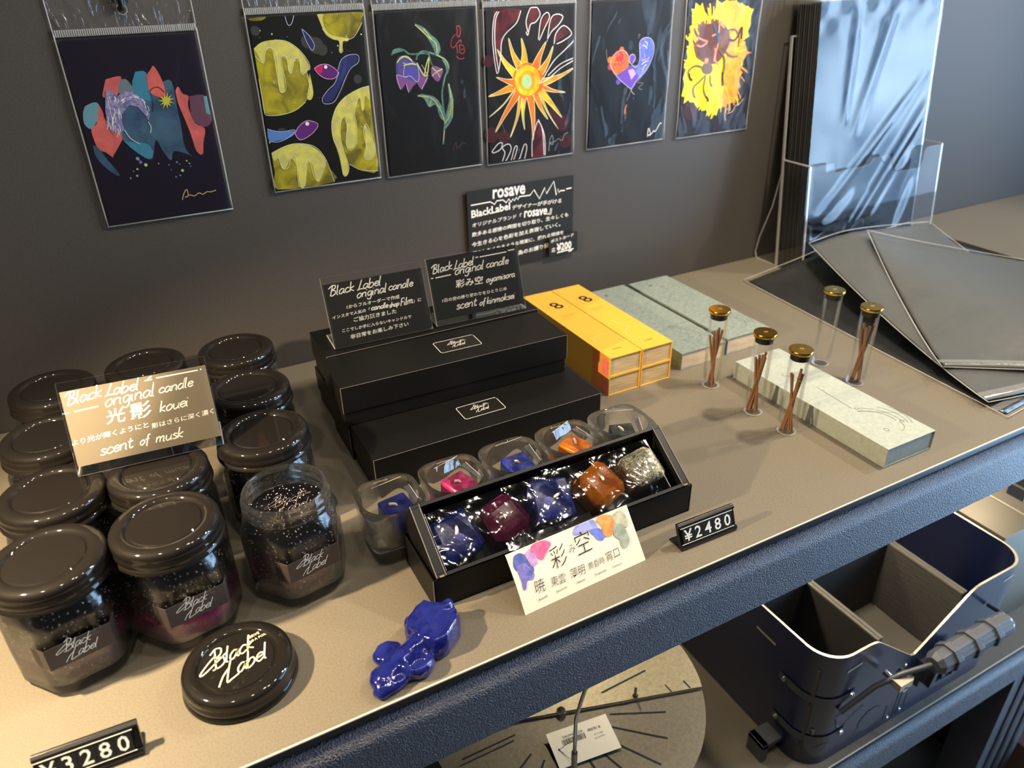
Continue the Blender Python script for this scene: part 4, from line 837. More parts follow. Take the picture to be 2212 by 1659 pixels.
BLOT={'b1': '2.4 35.4 4.7 41.3 9.0 42.6 12.8 39.7 15.0 32.7 15.5 27.3 11.6 24.6 6.7 28.4 3.4 31.5', 'b1b': '4.1 33.8 10.4 34.6 14.6 25.9 12.8 21.5 8.6 22.0 5.7 16.9 3.8 17.7 4.3 23.4 4.0 27.9', 'lil': '12.7 40.6 19.0 42.5 20.4 35.7 19.3 30.9 15.1 30.1 13.4 36.0', 'pk': '17.2 39.7 19.5 44.0 24.0 45.7 30.1 43.9 33.4 40.1 29.5 36.4 23.4 31.4 20.9 34.6 19.5 38.7', 'b2': '52.1 42.5 55.2 44.9 62.0 45.4 68.6 45.2 70.8 40.6 70.5 34.2 66.3 35.9 62.4 38.4 55.8 38.3 51.4 39.1', 'b2b': '63.2 38.1 71.4 36.7 73.6 29.3 70.9 27.2 67.7 28.9 65.5 33.5', 'or_': '71.4 42.2 73.4 45.1 78.2 45.1 84.0 41.9 85.5 36.6 83.6 32.7 80.1 28.5 75.1 28.2 73.2 32.2 73.6 37.6', 'gr': '84.0 41.9 91.4 43.3 94.1 39.9 95.0 32.9 92.7 29.1 89.1 31.5 85.3 34.8', 'gr2': '81.3 31.8 84.3 34.8 90.1 31.6 91.7 21.1 89.5 16.4 85.0 15.0 83.5 18.9 83.8 22.4 81.2 26.2'}
# ================================================================== the setting
struct(G().box((-1.1, 0, -.85), (3.2, .03, 1.6), 'wall').build('wall_back'))
struct(G().box((-1.6, -2.6, -.88), (3.2, 0, -.85), 'tile').build('floor'))
# floor joints
jt = G()
for i in range(11): jt.box((-1.2+i*.42, -2.6, -.85), (-1.195+i*.42, -.001, -.8497), 'slot')
for i in range(6): jt.box((-1.6, -.3-i*.42, -.85), (3.2, -.295-i*.42, -.8497), 'slot')
struct(jt.build('trim_1'))

# ================================================================== shelving unit
def beam(g, x0, x1, y, zt, zb, m, r=.010, depth=.04):
    n = 8; sec = [(y+depth, zt), *[(y+r-r*math.sin(PI/2*i/n), zt-r+r*math.cos(PI/2*i/n)) for i in range(n+1)], (y, zb+.003), (y+.003, zb), (y+depth, zb)]
    k = len(sec)
    nx = 2
    g.loft([[(x0+(x1-x0)*j/nx, a, b) for a, b in sec] for j in range(nx+1)], m)
rack = thing('shelving_unit', 'dark steel display shelving with taupe boards and dark front rails toned daylight blue', 'shelf', (0, 0, -.85))
Z = .85
def shelf(x0, x1, z, nm='shelf_board', y0=-.4453):
    g = G(); g.box((x0, y0, z-.006+Z), (x1, -.0015, z+Z), 'board')
    g.box((x0, y0-.0004, z-.0062+Z), (x1, y0, z-.0008+Z), 'edge'); g.box((x0, y0-.0005, z-.0008+Z), (x1, y0+.0005, z+.0001+Z), 'boardlip')
    return g.build(nm, rack)
shelf(-.75, 1.033, 0); shelf(1.0622, 1.9, 0)
b = G(); beam(b, -.75, 1.9, -.4535, -.0085+Z, -.060+Z, 'beam'); b.build('front_rail', rack, 40)
shelf(-.75, 1.9, -.38)
b = G(); beam(b, -.75, 1.9, -.4535, -.3875+Z, -.4325+Z, 'beam'); b.build('front_rail', rack, 40)
shelf(-.75, .962, -.75)
g = G(); g.box((1.034, -.44, -.03+Z), (1.061, -.003, -.009+Z), 'edge'); g.build('cross_bar', rack)
for px in (-.74, .865):
    g = G(); g.box((px, -.447, .0), (px+.10, -.40, -.434+Z), 'beam')
    for i in range(3): g.box((px+.022+i*.026, -.4485, .0), (px+.030+i*.026, -.447, -.434+Z), 'edge')
    g.build('upright_post', rack)
for px in (-.74, 1.04, 1.85): G().box((px, -.035, 0), (px+.02, -.004, -.43+Z), 'edge').build('rear_post', rack)

# ================================================================== hexagonal jars
def hexr(t, R, a0, rd=.90):
    a = ((t-a0) % (PI/3))-PI/6
    return min(R*math.cos(PI/6)/math.cos(a), R*rd+.1*R*.35)
NJ = 96
def jring(R, circ, z, a0):
    # circ: 0 hexagon, 1 circle of radius R
    return [((h:=(1-circ)*hexr(2*PI*i/NJ, R, a0)+circ*R)*math.cos(2*PI*i/NJ), h*math.sin(2*PI*i/NJ), z) for i in range(NJ)]
A0 = math.radians(-90+10+30)      # a corner direction; one flat face looks toward the front, turned 10 degrees
def jar(name, label, loc, pink=False, lid=True):
    t = thing(name, label, 'candle', loc, 0, 'hexagonal candle jars')
    o = [(.029, 0, 0), (.0325, 0, .0012), (.0348, 0, .005), (.0352, 0, .03), (.035, 0, .0505), (.0338, .12, .0545), (.0305, .7, .0585), (.0282, 1, .0605), (.0272, 1, .0625), (.0272, 1, .0640), (.0284, 1, .0652), (.0272, 1, .0666), (.0272, 1, .0690), (.0282, 1, .0702), (.0272, 1, .0714), (.0270, 1, .0745), (.0262, 1, .0758), (.0252, 1, .0756)]
    i = [(.0246, 1, .0745), (.0246, 1, .0605), (.0252, 1, .0585), (.0305, .3, .0535), (.0318, 0, .049), (.032, 0, .03), (.0316, 0, .009), (.030, 0, .0075)]
    G().loft([jring(r, c, z, A0) for r, c, z in o+i], 'glass').build('glass_jar', t, 50)
    k = [(.0296, 0, .0078), (.0313, 0, .0093), (.0317, 0, .03), (.0315, 0, .0488), (.0302, .3, .0533), (.0249, 1, .0583), (.0243, 1, .0603), (.0243, 1, .0612), (.0236, 1, .0606)]
    gl = G().loft([jring(r, c, z, A0) for r, c, z in k], 'gelpink_lit' if pink else 'gel')
    if not lid: logo(gl, .001, 0, .030, .0609, 'labelgrey', .0003)
    gl.build('gel_wax', t, 50)
    # sticker bent round three faces
    R = .0354; ap = R*math.cos(PI/6); n0 = math.radians(-80); g = G()
    ex = Vector((-math.sin(n0), math.cos(n0), 0)); en = Vector((math.cos(n0), math.sin(n0), 0)); hw = R/2*.97
    def hx(u):
        if abs(u) <= hw: return en*ap+ex*u
        sg = 1 if u > 0 else -1; d = abs(u)-hw; a = PI/3
        return en*(ap-d*math.sin(a))+ex*sg*(hw+d*math.cos(a))
    us = [-.0270, -.0172, -.0150, 0, .0150, .0172, .0248]; zb, zt = .0250, .0408
    g.add([tuple(hx(u)+Vector((0, 0, z))) for z in (zb, zt) for u in us], [(j, j+1, j+8, j+7) for j in range(6)], 'label')
    g.add([tuple(hx(u)+en*.0001+Vector((0, 0, z))) for z in (zt-.0003, zt) for u in us], [(j, j+1, j+8, j+7) for j in range(6)], 'paperedge')
    g.M = frame(en*(ap+.00025)+Vector((0, 0, (zb+zt)/2)), ex, (0, 0, 1))
    logo(g, -.0005, 0, .0225, 0, 'white', .00042, 'labelgrey'); g.build('label', t)
    if lid: jar_lid(t, 'lid', 0)
    return t
LIDP = [(.0001, .0775), (.0205, .0775), (.0212, .0768), (.0222, .0768), (.0232, .0783), (.0245, .0790), (.0285, .0788), (.0308, .0775), (.0316, .0760), (.0318, .0735), (.0316, .0722), (.0322, .0712), (.0322, .0690), (.0318, .0676), (.0328, .0665), (.0330, .0650), (.0322, .0640), (.0305, .0642), (.0300, .0660), (.0300, .0755), (.0001, .0757)]
def jar_lid(par, name, dz, g=None):
    g = g or G(); g.lathe([(r, z+dz) for r, z in LIDP], 'lid', 72)
    return g.build(name, par, 45)
XS = (-.0830, -.0205, .0530); YS = (-.3195, -.2540, -.1735, -.0960)
j0 = jar('candle_jar', 'black-lidded hexagonal candle jar at the outer end of the front row', (-.0850, -.3200, 0))
jar('candle_jar', 'black-lidded hexagonal jar whose gel fades from black to pink, brightened as if lit through', (-.0215, -.3195, 0), True)
jar('candle_jar', 'open hexagonal glass jar of black glitter gel, its lid off', (.0505, -.3170, 0), False, False)
for lb, x, y in (('black-lidded candle jar behind the outermost front jar, under the brown card\'s corner', -.0820, -.2510),
                 ('black-lidded candle jar right behind the pink-bottomed jar, under the lamp-lit card stand', -.0190, -.2580),
                 ('black-lidded candle jar right behind the open jar, its lid half in shadow', .0520, -.2455),
                 ('dark lidded candle jar of the third row, half hidden by the brown card\'s outer edge', -.0840, -.1745),
                 ('dark lidded candle jar in the third row, second one behind the open jar', .0562, -.1745),
                 ('dark lidded candle jar against the wall at the outer end of the last row', -.0815, -.0955),
                 ('dark candle jar by the wall, its lid just showing over the lamp-lit card', -.0120, -.0900),
                 ('dark lidded candle jar against the wall, nearest the black boxes', .0605, -.0985)):
    copy_tree(j0, lb, (x, y, 0))
t = thing('jar_lid', 'loose round black jar lid with cream script lying on the shelf', 'lid', (-.0030, -.3850, 0), 0)
jar_lid(t, 'lid_shell', -.0640)
lg = G(); lg.M = Matrix.Rotation(math.radians(12), 4, 'Z'); logo(lg, 0, -.0005, .041, .01375, 'gold', .00095); lg.build('lettering', t)

# ================================================================== acrylic sign stands
def sign_stand(label, BL, BR, lean, key, group=None, w=.091, h=.062, foot=.030, card='blackpaper_lit', band=(.006, .006), wmats=('white', 'white', 'ink', 'ink')):
    BL, BR = Vector(BL), Vector(BR); ex = (BR-BL).normalized(); nback = Vector((0, 0, 1)).cross(ex)
    t = thing('sign_stand', label, 'sign', BL, math.atan2(ex.y, ex.x))
    s_, c_ = math.sin(lean), math.cos(lean)
    Mx = Matrix(((1, 0, 0, 0), (0, s_, -c_, 0), (0, c_, s_, 0), (0, 0, 0, 1)))      # sign plane: u along x, v up the leaning face, normal to the front
    g = G(); g.M = Mx
    for z0, z1 in ((.0004, .0016), (-.0016, -.0008)):
        g.add([(0, 0, z1), (w, 0, z1), (w, h, z1), (0, h, z1)], [(0, 1, 2, 3)], 'acrylic')
        g.prism([(0, 0), (w, 0), (w, h), (0, h)], z0, z1, 'acrylicedge', caps=False)
    g.M = Matrix()
    g.box((0, .0002, .0), (w, foot, .0012), 'acrylic')
    for a, b in (((0, .0002, 0), (.0008, foot, .0012)), ((w-.0008, .0002, 0), (w, foot, .0012)), ((0, foot-.0006, 0), (w, foot, .0012))): g.box(a, b, 'acrylicedge')
    g.build('acrylic_stand', t)
    g = G(); g.M = Mx; g.box((.0006, band[0], -.0006), (w-.0006, h-band[1], .0000), card); write_sign(g, key, .00012, wmats)
    g.build('sign_card', t)
    return t
sign_stand('acrylic stand holding a black handwritten card toned lamp-lit brown, set on the jar lids', (-.0655, -.2442, .0792), (.0242, -.2516, .0792), math.radians(24), 'kouei')
sign_stand('acrylic stand with a six-line handwritten card, nearer the jars, on the top black box', (.1371, -.1368, .0742), (.2263, -.1407, .0742), math.radians(20), 'order', band=(.001, .006), card='blackboardcard')
sign_stand('acrylic stand with a dashed-line handwritten card, nearer the yellow boxes, on the top black box', (.2330, -.1387, .0742), (.3245, -.1434, .0742), math.radians(19), 'ayamisora', band=(.005, .001), card='blackboardcard')

# ================================================================== black lidded boxes
def black_box(label, x, y, z, rz=0, sticker=False, w=.208, d=.058, h=.0365):
    t = thing('gift_box', label, 'box', (x, y, z), rz, 'black gift boxes')
    g = G().box((.0012, .0012, 0), (w-.0012, d-.0012, h-.012), 'blackbox'); g.build('box_base', t, bevel=.0006)
    g = G().box((0, 0, h-.0235), (w, d, h), 'blackbox')
    for xx in (.0002, w-.0002): g.box((xx-.0002, -.0001, h-.0235), (xx+.0002, .0004, h), 'paperedge')
    g.box((0, -.00012, h-.0002), (w, .0002, h+.00010), 'labelgrey')  # thin pale strip paints a highlight along the lid's front top edge
    g.build('box_lid', t, bevel=.0007)
    if sticker:
        sx, sy, sw, sd = sticker; r = .002; c = []
        for ax, ay, a in ((sw-r, sd-r, 0), (r, sd-r, 90), (r, r, 180), (sw-r, r, 270)): c += [(ax+r*math.cos(math.radians(a+k*30)), ay+r*math.sin(math.radians(a+k*30))) for k in range(4)]
        g = G(); g.M = Matrix.Translation((sx, sy, h)); g.prism(c, 0, .0002, 'sticker'); g.ribbon(c+[c[0], c[1]], .0004, .0003, 'white')
        logo(g, sw/2, sd/2, .0175, .0003, 'white', .00028); g.build('sticker', t)
    return t
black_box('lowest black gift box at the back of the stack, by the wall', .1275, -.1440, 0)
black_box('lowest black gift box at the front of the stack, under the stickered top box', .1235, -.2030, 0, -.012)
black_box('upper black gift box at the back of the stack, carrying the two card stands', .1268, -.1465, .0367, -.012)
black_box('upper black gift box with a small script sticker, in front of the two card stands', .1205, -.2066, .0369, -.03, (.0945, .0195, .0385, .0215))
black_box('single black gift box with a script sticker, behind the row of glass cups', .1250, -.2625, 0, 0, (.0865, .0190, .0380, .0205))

# ================================================================== candles and glass cups
def lump(g, s, m, seed, cut=.3, M4=Matrix()):
    """a cast wax block with bevelled, uneven facets"""
    rnd = random.Random(seed); bm = bmesh.new(); bmesh.ops.create_cube(bm, size=s)
    bmesh.ops.bevel(bm, geom=bm.edges[:]+bm.verts[:], offset=s*cut, segments=1, affect='EDGES', profile=.5)
    for v in bm.verts: v.co += Vector([rnd.uniform(-1, 1)*s*.035 for _ in range(3)])
    bmesh.ops.bevel(bm, geom=bm.edges[:], offset=s*.02, segments=2, affect='EDGES', profile=.5)
    bm.verts.ensure_lookup_table(); o = g.M; g.M = M4
    g.add([tuple(v.co) for v in bm.verts], [[v.index for v in f.verts] for f in bm.faces], m); g.M = o; bm.free(); return g
def candle(name, label, mt, loc, eul, size, seed, cut, wick, group, dz=0):
    t = thing(name, label, 'candle', loc, 0, group); t.rotation_euler = eul
    lump(G(), size, mt, seed, cut, Matrix.Diagonal((1, 1, .86, 1))).build('wax_block', t, 30)
    g = G(); a, b = wick; g.tube(cr([(0, 0, size*.36), (a*.25, b*.25, size*.48), (a, b, size*.50+dz)], 3), .0011, 'wick', 8); g.build('wick', t, 60)
    return t
def sq(h, rd, z, n=80):
    """rounded square of half width h; rd 0 sharp .. 1 circle"""
    e = 2+6*(1-rd)**2; out = []
    for i in range(n):
        c, s = math.cos(2*PI*i/n), math.sin(2*PI*i/n); r = h/((abs(c)**e+abs(s)**e)**(1/e)); out.append((r*c, r*s, z))
    return out
def cup(label, x, rz=0):
    t = thing('glass_cup', label, 'cup', (x, -.3195, 0), rz, 'square glass candle cups')
    o = [(.0170, .35, 0), (.0186, .35, .0008), (.0194, .3, .003), (.0196, .3, .006), (.0190, .3, .0082), (.0192, .3, .0104), (.0203, .3, .013), (.0216, .3, .030), (.0229, .32, .041), (.0232, .35, .0435), (.0226, .4, .0448), (.0214, .55, .0450)]
    i = [(.0204, .95, .0442), (.0200, 1, .042), (.0190, 1, .030), (.0176, 1, .016), (.0160, 1, .0125), (.012, 1, .0112)]
    G().loft([sq(h, r, z) for h, r, z in o+i], 'glass').build('glass_body', t, 50)
    return t
CU = [(.1180, 'waxblue', 'dark blue'), (.1675, 'waxmag', 'magenta'), (.2165, 'waxvio', 'violet blue'), (.2655, 'waxora', 'orange'), (.3145, 'waxgrey', 'grey green')]
for k, (x, m_, nm) in enumerate(CU):
    cup(f'square clear glass cup holding the {nm} wrapped candle', x)
    rz = (.12, .35, .05, .45, -.35)[k]
    t = candle('cube_candle', f'{nm} cube candle wrapped in clear film inside a glass cup', m_, (x+(.004, .003, .003, .004, .001)[k], -.3200, (.0272, .0290, .0296, .0292, .0270)[k]), (.10, .06*(k % 2), rz), .0205, 20+k, .06, ((-.005, .002), (-.004, .002), (-.003, .001), (.003, .004), (-.003, .004))[k], 'wrapped candles in the cups')
    rnd = random.Random(k); g = G(); s = .0112
    top = [(-s*1.05, -s, s*1.0), (s, -s*1.05, s*1.02), (s*1.04, s, s*1.06), (-s, s*1.03, s*1.1)]
    g.grid(lambda u, v: tuple(Vector(top[0]).lerp(Vector(top[1]), u).lerp(Vector(top[3]).lerp(Vector(top[2]), u), v)+Vector((0, 0, .0012*math.sin(7*u+k)*math.sin(6*v+2*k)))), 8, 8, 'cello')
    for a, b, c, d in (((-s, s, s*1.1), (s, s, s*1.06), (s*1.1, s*1.5, s*1.5), (-s*.9, s*1.45, s*1.55)), ((s, -s, s*1.0), (s, s, s*1.05), (s*1.35, s*.9, s*1.2), (s*1.3, -s, s*.9))):
        g.add([a, b, c, d], [(0, 1, 2, 3)], 'cello')
    for a, b in (((-s, s*1.45, s*1.52), (s*1.1, s*1.5, s*1.5)), ((s*1.3, -s, s*.9), (s*1.35, s*.9, s*1.2))): g.tube([a, b], .00022, 'filmedge', 5)
    g.build('film_wrap', t, 60)

# ================================================================== tilted presentation box
t = thing('display_box_base', 'open black card box base under the tilted candle tray', 'box', (.1188, -.3925, 0))
g = G(); w, d, h, e = .2085, .0530, .0250, .0012
for a, b in (((0, 0, 0), (w, d, e)), ((0, 0, 0), (w, e, h)), ((0, d-e, 0), (w, d, h)), ((0, 0, 0), (e, d, h)), ((w-e, 0, 0), (w, d, h))): g.box(a, b, 'blackbox')
for xx in (0, w): g.box((xx-.0003, -.0003, .0005), (xx+.0003, .0003, h), 'paperedge')
g.build('box_walls', t, bevel=.0004)
al = math.radians(34.5); ca, sa = math.cos(al), math.sin(al)
TR = frame((.1213, -.3930, .0268), (1, 0, 0), (0, ca, sa))      # tray top plane: x along, y up the slope, z out of the tray
tr = thing('candle_tray', 'tilted black card tray showing five film-covered candles', 'tray'); tr.matrix_world = TR
w, d, h = .2035, .0505, .0290; e = .0062; q = .0022; g = G()
g.box((0, 0, -h), (w, d, -h+.001), 'blackin')
for a, b in (((0, 0, -h), (w, q, 0)), ((0, d-q, -h), (w, d, 0)), ((0, q, -h), (e, d-q, 0)), ((w-e, q, -h), (w, d-q, 0))): g.box(a, b, 'blackbox')
for a, b in (((-.0002, 0, -.0003), (.0005, d, .0003)), ((e-.0006, q, -.0003), (e+.0002, d-q, .0003)), ((w-.0005, 0, -.0003), (w+.0002, d, .0003)), ((w-e-.0002, q, -.0003), (w-e+.0006, d-q, .0003)), ((0, -.0002, -.0004), (w, .0004, .0003)), ((e, d-q-.0002, -.0003), (w-e, d-q+.0003, .0003))): g.box(a, b, 'sticker')
for xx in (e*.6, w-e*.6): g.box((xx-.0016, -.0003, -.0008), (xx+.0016, .0010, .0006), 'paperedge')
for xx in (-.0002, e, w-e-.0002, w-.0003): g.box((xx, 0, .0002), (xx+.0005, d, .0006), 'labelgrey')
g.build('tray_walls', tr, bevel=.0005)
for k, (u, v, m_, nm, rz) in enumerate(((.0240, .0235, 'waxblue', 'dark blue', .12), (.0620, .0240, 'waxplum', 'plum', .3), (.0995, .0250, 'waxvio', 'violet blue', -.15), (.1410, .0245, 'waxora', 'orange', .35), (.1800, .0255, 'waxclear', 'crackled clear', .1))):
    p = TR @ Vector((u, v, -.0165)); E_ = (TR.to_3x3() @ Matrix.Rotation(rz, 3, 'Z')).to_euler()
    candle('faceted_candle', f'{nm} faceted candle lying in the tilted black tray', m_, p, E_, .0300 if k < 4 else .028, 40+k, (.10, .2, .08, .18, .14)[k], ((.003, .006), (-.005, .002), (.006, .003), (.001, .006), (.001, .005))[k], 'candles in the tilted tray', -.003)
t = thing('cellophane_cover', 'wrinkled clear cellophane stretched over the candles in the tilted tray', 'wrapper'); t.matrix_world = TR
g = G()
crs = ((.22, 0, .10, 1, .0011), (.30, .1, .26, 1, .0010), (.62, 0, .50, 1, .0012), (.70, .2, .62, 1, .0009), (.93, 0, .78, 1, .0012), (.98, .1, .86, .9, .0008))
hw = lambda u, v: -.0022+sum(h*math.exp(-(((u-(a+(c-a)*v))*34)**2))*math.sin(PI*min(1, max(0, v))) for a, b, c, d, h in crs)+.0007*math.sin(u*30+v*5)+.0005*math.sin(u*17-v*9+1)+.0002*math.sin(v*11+u*50)
g.grid(lambda u, v: (e+.002+u*(w-2*e-.011), q+.0006+v*(d-2*q-.0055), hw(u, v)), 90, 24, 'cello')
g.grid(lambda u, v: (.094+u*.012+v*.004, q+.0006+v*(d-2*q-.003), hw(.45+u*.06, v)+.0009), 6, 14, 'cello')
g.tube([(e+.002, q+.0008, -.0018), (e+.002, d-q-.005, -.0020)], .0002, 'filmedge', 5); g.tube([(w-e-.009, q+.0008, -.0018), (w-e-.009, d-q-.005, -.0020)], .0002, 'filmedge', 5)
g.build('film_sheet', t, 60)
g = G(); g.box((.052, -.0007, -.0065), (.118, -.0003, .0004), 'cello'); g.box((.052, -.0007, .0004), (.118, .006, .0007), 'cello'); g.build('clear_tape', t)

# ================================================================== paper card, price stands
BL, BR, TL = Vector((.1676, -.4248, .0002)), Vector((.2661, -.4206, .0002)), Vector((.1696, -.4015, .0305))
pc = G(); pc.M = frame(BL, BR-BL, TL-BL); hh = .0405
pc.grid(lambda u, v: (u*.0985, v*hh, .0012*math.sin(PI*v)*(1-u)-.0004*math.sin(PI*u)), 12, 8, 'paper')
pc.grid(lambda u, v: (u*.0985, v*hh, -.0004+.0012*math.sin(PI*v)*(1-u)-.0004*math.sin(PI*u)), 12, 8, 'paper')
zz = lambda x, y: .0012*math.sin(PI*min(1, max(0, y/hh)))*(1-x/.0985)-.0004*math.sin(PI*min(1, max(0, x/.0985)))
n0 = len(pc.v); Mi = pc.M.inverted()
for i, (k, s_) in enumerate(BLOT.items()):
    pts = [(max(.0004, x*.001), min(y*.001*.9, hh-.0002)) for x, y in pairs(s_)]; pts = cr(pts+[pts[0]], 5)[:-1]; pc.flat([(x, min(y, hh-.0001)) for x, y in pts], .0006+i*.00003, 'w_'+k)
write_sign(pc, 'paper', .0010, vs=.9)
for i in range(n0, len(pc.v)):
    p = Mi @ pc.v[i]; p.z += zz(p.x, p.y)-.0004; pc.v[i] = pc.M @ p
tag(pc.build('watercolour_card', None, 60), 'white card with watercolour blots and brush writing, leaning on the tilted tray', 'card')
def price_stand(label, loc, rz, txt, n=5):
    t = thing('price_stand', label, 'price tag', loc, rz, 'black number price stands'); L = .0500; g = G()
    # side profile (y back, z up): foot, sloped back plate, top and bottom channel lips
    sec = [(-.0012, 0), (.0135, 0), (.0135, .0012), (.0030, .0012), (.0092, .0175), (.0068, .0188), (.0048, .0176), (.0044, .0164), (.0056, .0160), (.0010, .0040), (-.0004, .0046), (-.0016, .0030)]
    g.loft([[(x, a, b) for a, b in sec] for x in (0, L)], 'tagblack'); g.build('channel', t, bevel=.0002)
    g = G(); s_ = math.atan2(.0120, .0046); g.M = frame((.0022, .0003, .0048), (1, 0, 0), (0, math.cos(s_), math.sin(s_)))
    cw = .0088
    for i in range(n): g.box((i*cw+.0001, 0, 0), ((i+1)*cw-.0001, .0120, .0009), 'tagcell')
    g.box((-.0015, -.0002, .0008), (L-.005, .0001, .0011), 'white'); g.box((-.0015, .0118, .0008), (L-.005, .0121, .0011), 'white')
    for i, ch in enumerate(txt):
        v, f, w_ = text_geo(ch, .012, 0); hgt = max(p[1] for p in v); k = .0086/hgt; g.add([(i*cw+(cw-w_*k)/2+a*k, .0018+b*k, .00105) for a, b in v], f, 'white')
    g.build('number_tiles', t)
price_stand('black price stand reading ¥2480 beside the tilted tray', (.2935, -.4250, 0), -.02, '¥2480')
price_stand('black price stand reading ¥3280 in front of the jars, cut by the frame', (-.1085, -.4085, 0), -.045, '¥3280')

# ================================================================== melted wax lump
g = G()
def blob(c, r, rz=0, n=26):
    Mx = Matrix.Translation(c) @ Matrix.Rotation(rz, 4, 'Z') @ Matrix.Diagonal((r[0], r[1], r[2], 1)); o = g.M; g.M = Mx
    g.loft([[(math.sin(PI*(j+.5)/n)*math.cos(2*PI*i/n), math.sin(PI*(j+.5)/n)*math.sin(2*PI*i/n), math.cos(PI*(j+.5)/n)) for i in range(n)] for j in range(n)], 'waxlump'); g.M = o
def slab(pts, z0, z1):
    g.loft([[(x, y, z0) for x, y in pts], [(x, y, (z0+z1)/2) for x, y in pts], [((x-.109)*.9+.109, (y+.411)*.9-.411, z1) for x, y in pts]], 'waxlump')
slab([(.109+(x-.109)*1.08, -.412+(y+.412)*1.08) for x, y in [(.0935, -.4085), (.0965, -.4035), (.1045, -.3965), (.1105, -.3950), (.1170, -.4000), (.1235, -.4025), (.1268, -.4110), (.1225, -.4200), (.1120, -.4290), (.1035, -.4300), (.0985, -.4220)]], .0006, .0160)
blob((.1220, -.4060, .0145), (.0055, .0040, .0040), .4); blob((.0985, -.4060, .0100), (.0050, .0075, .0050), .2)
for i in range(10):
    k = i/9; blob((.1030-.0310*k, -.4195-.0110*k+.002*math.sin(k*3), .0090-.0035*k), (.0070+.0010*k, .0072, .0064-.001*k))
blob((.0722, -.4330, .0042), (.0100, .0095, .0046), .5); blob((.0690, -.4300, .0045), (.0085, .0075, .0046), 1.2); blob((.0775, -.4352, .0038), (.0060, .0055, .0040)); blob((.0660, -.4380, .0030), (.0050, .0050, .0032))
for i in range(22):
    a = 2*PI*i/22; blob((.0905+.0080*math.cos(a), -.4322+.0062*math.sin(a), .0056), (.0026, .0026, .0052))
blob((.0905, -.4322, .0034), (.0085, .0068, .0036))
blob((.0782, -.4140, .0042), (.0095, .0080, .0045), .4)
o = g.build('melted_wax_lump', None, 0); rm = o.modifiers.new('fuse', 'REMESH'); rm.mode = 'VOXEL'; rm.voxel_size = .00085; sm = o.modifiers.new('soften', 'SMOOTH'); sm.factor = .6; sm.iterations = 9
rm.use_smooth_shade = True
ct = bpy.data.textures.new('wax_clouds', 'CLOUDS'); ct.noise_scale = .009; dm = o.modifiers.new('uneven', 'DISPLACE'); dm.texture = ct; dm.strength = .0020; dm.mid_level = .5; dm.texture_coords = 'GLOBAL'
tag(o, 'deep blue lump of melted and hardened wax at the shelf edge', 'wax')

# ================================================================== incense boxes
def incense_box(label, x0, x1, y0, y1, z0, z1, outer, inner, group, prints=None):
    w, d, h = x1-x0, y1-y0, z1-z0; t = thing('incense_box', label, 'box', (x0, y0, z0), 0, group); e = .0009; g = G()
    for a, b in (((0, 0, 0), (w, d, e)), ((0, 0, h-e), (w, d, h)), ((0, 0, e), (e, d, h-e)), ((w-e, 0, e), (w, d, h-e)), ((e, d-e, e), (w-e, d, h-e))): g.box(a, b, outer)
    if prints: prints(g, w, d, h)
    g.build('sleeve', t, bevel=.0003)
    g = G().box((e+.0003, .0010, e+.0003), (w-e-.0003, d-e-.0005, h-e-.0003), inner); g.build('inner_tray', t)
    return t
arc = lambda cx, cy, r, a0, a1, n=16: [(cx+r*math.cos(math.radians(a0+(a1-a0)*i/n)), cy+r*math.sin(math.radians(a0+(a1-a0)*i/n))) for i in range(n+1)]
def yprint(g, w, d, h):
    z = h+.00012; cx, cy = w*.60, d-.041
    put_text(g, '8', cx-.0048, cy-.0080, .0112, 16, z, 'ink', .01, 0, 1.0)
    for i in range(40):
        a = 2*PI*i/40; g.ribbon([(cx+.0125*math.cos(a), cy+.0125*math.sin(a)), (cx+.0125*math.cos(a+.07), cy+.0125*math.sin(a+.07))], .0007, z, 'inkbrown')
    for k, st in enumerate(('INDIGO & HORIZON', 'INCENSE STICK', '8 sticks')): put_text(g, st, w*.28, d-.066-k*.0035, (.017, .013, .007)[k], 0, z, 'inkbrown')
    g.ribbon(cr([(w*.35, d*.42), (w*.5, d*.30), (w*.85, d*.25), (w*.95, d*.12)], 6), .0006, z, 'yelline'); g.ribbon(arc(w*.55, d*.2, .013, 90, 300), .0006, z, 'yelline')
    put_text(g, 'incense', w*.36, .014, .0095, 0, z, 'ink')
def yside(g, w, d, h):
    g.box((-.00012, .002, 0), (0, .030, h), 'orange'); g.box((-.00013, .002, 0), (0, .012, h*.75), 'a_coral')
YB = [(.3722, .4086, 0), (.4096, .4455, 0), (.3722, .4086, .0205), (.4096, .4455, .0205)]
for k, (x0, x1, z) in enumerate(YB):
    lb = ('bottom yellow incense box of the pair beside the black boxes', 'bottom yellow incense box of the pair beside the grey-green boxes', 'top yellow incense box, stacked nearest the black boxes', 'top yellow incense box, stacked nearest the grey-green boxes')[k]
    incense_box(lb, x0, x1, -.2190, -.0480, z, z+.0202, 'yellow', 'tan', 'yellow incense boxes', (lambda g, w, d, h, k=k: (yprint(g, w, d, h) if k > 1 else None, yside(g, w, d, h) if k in (0, 2) else None)))
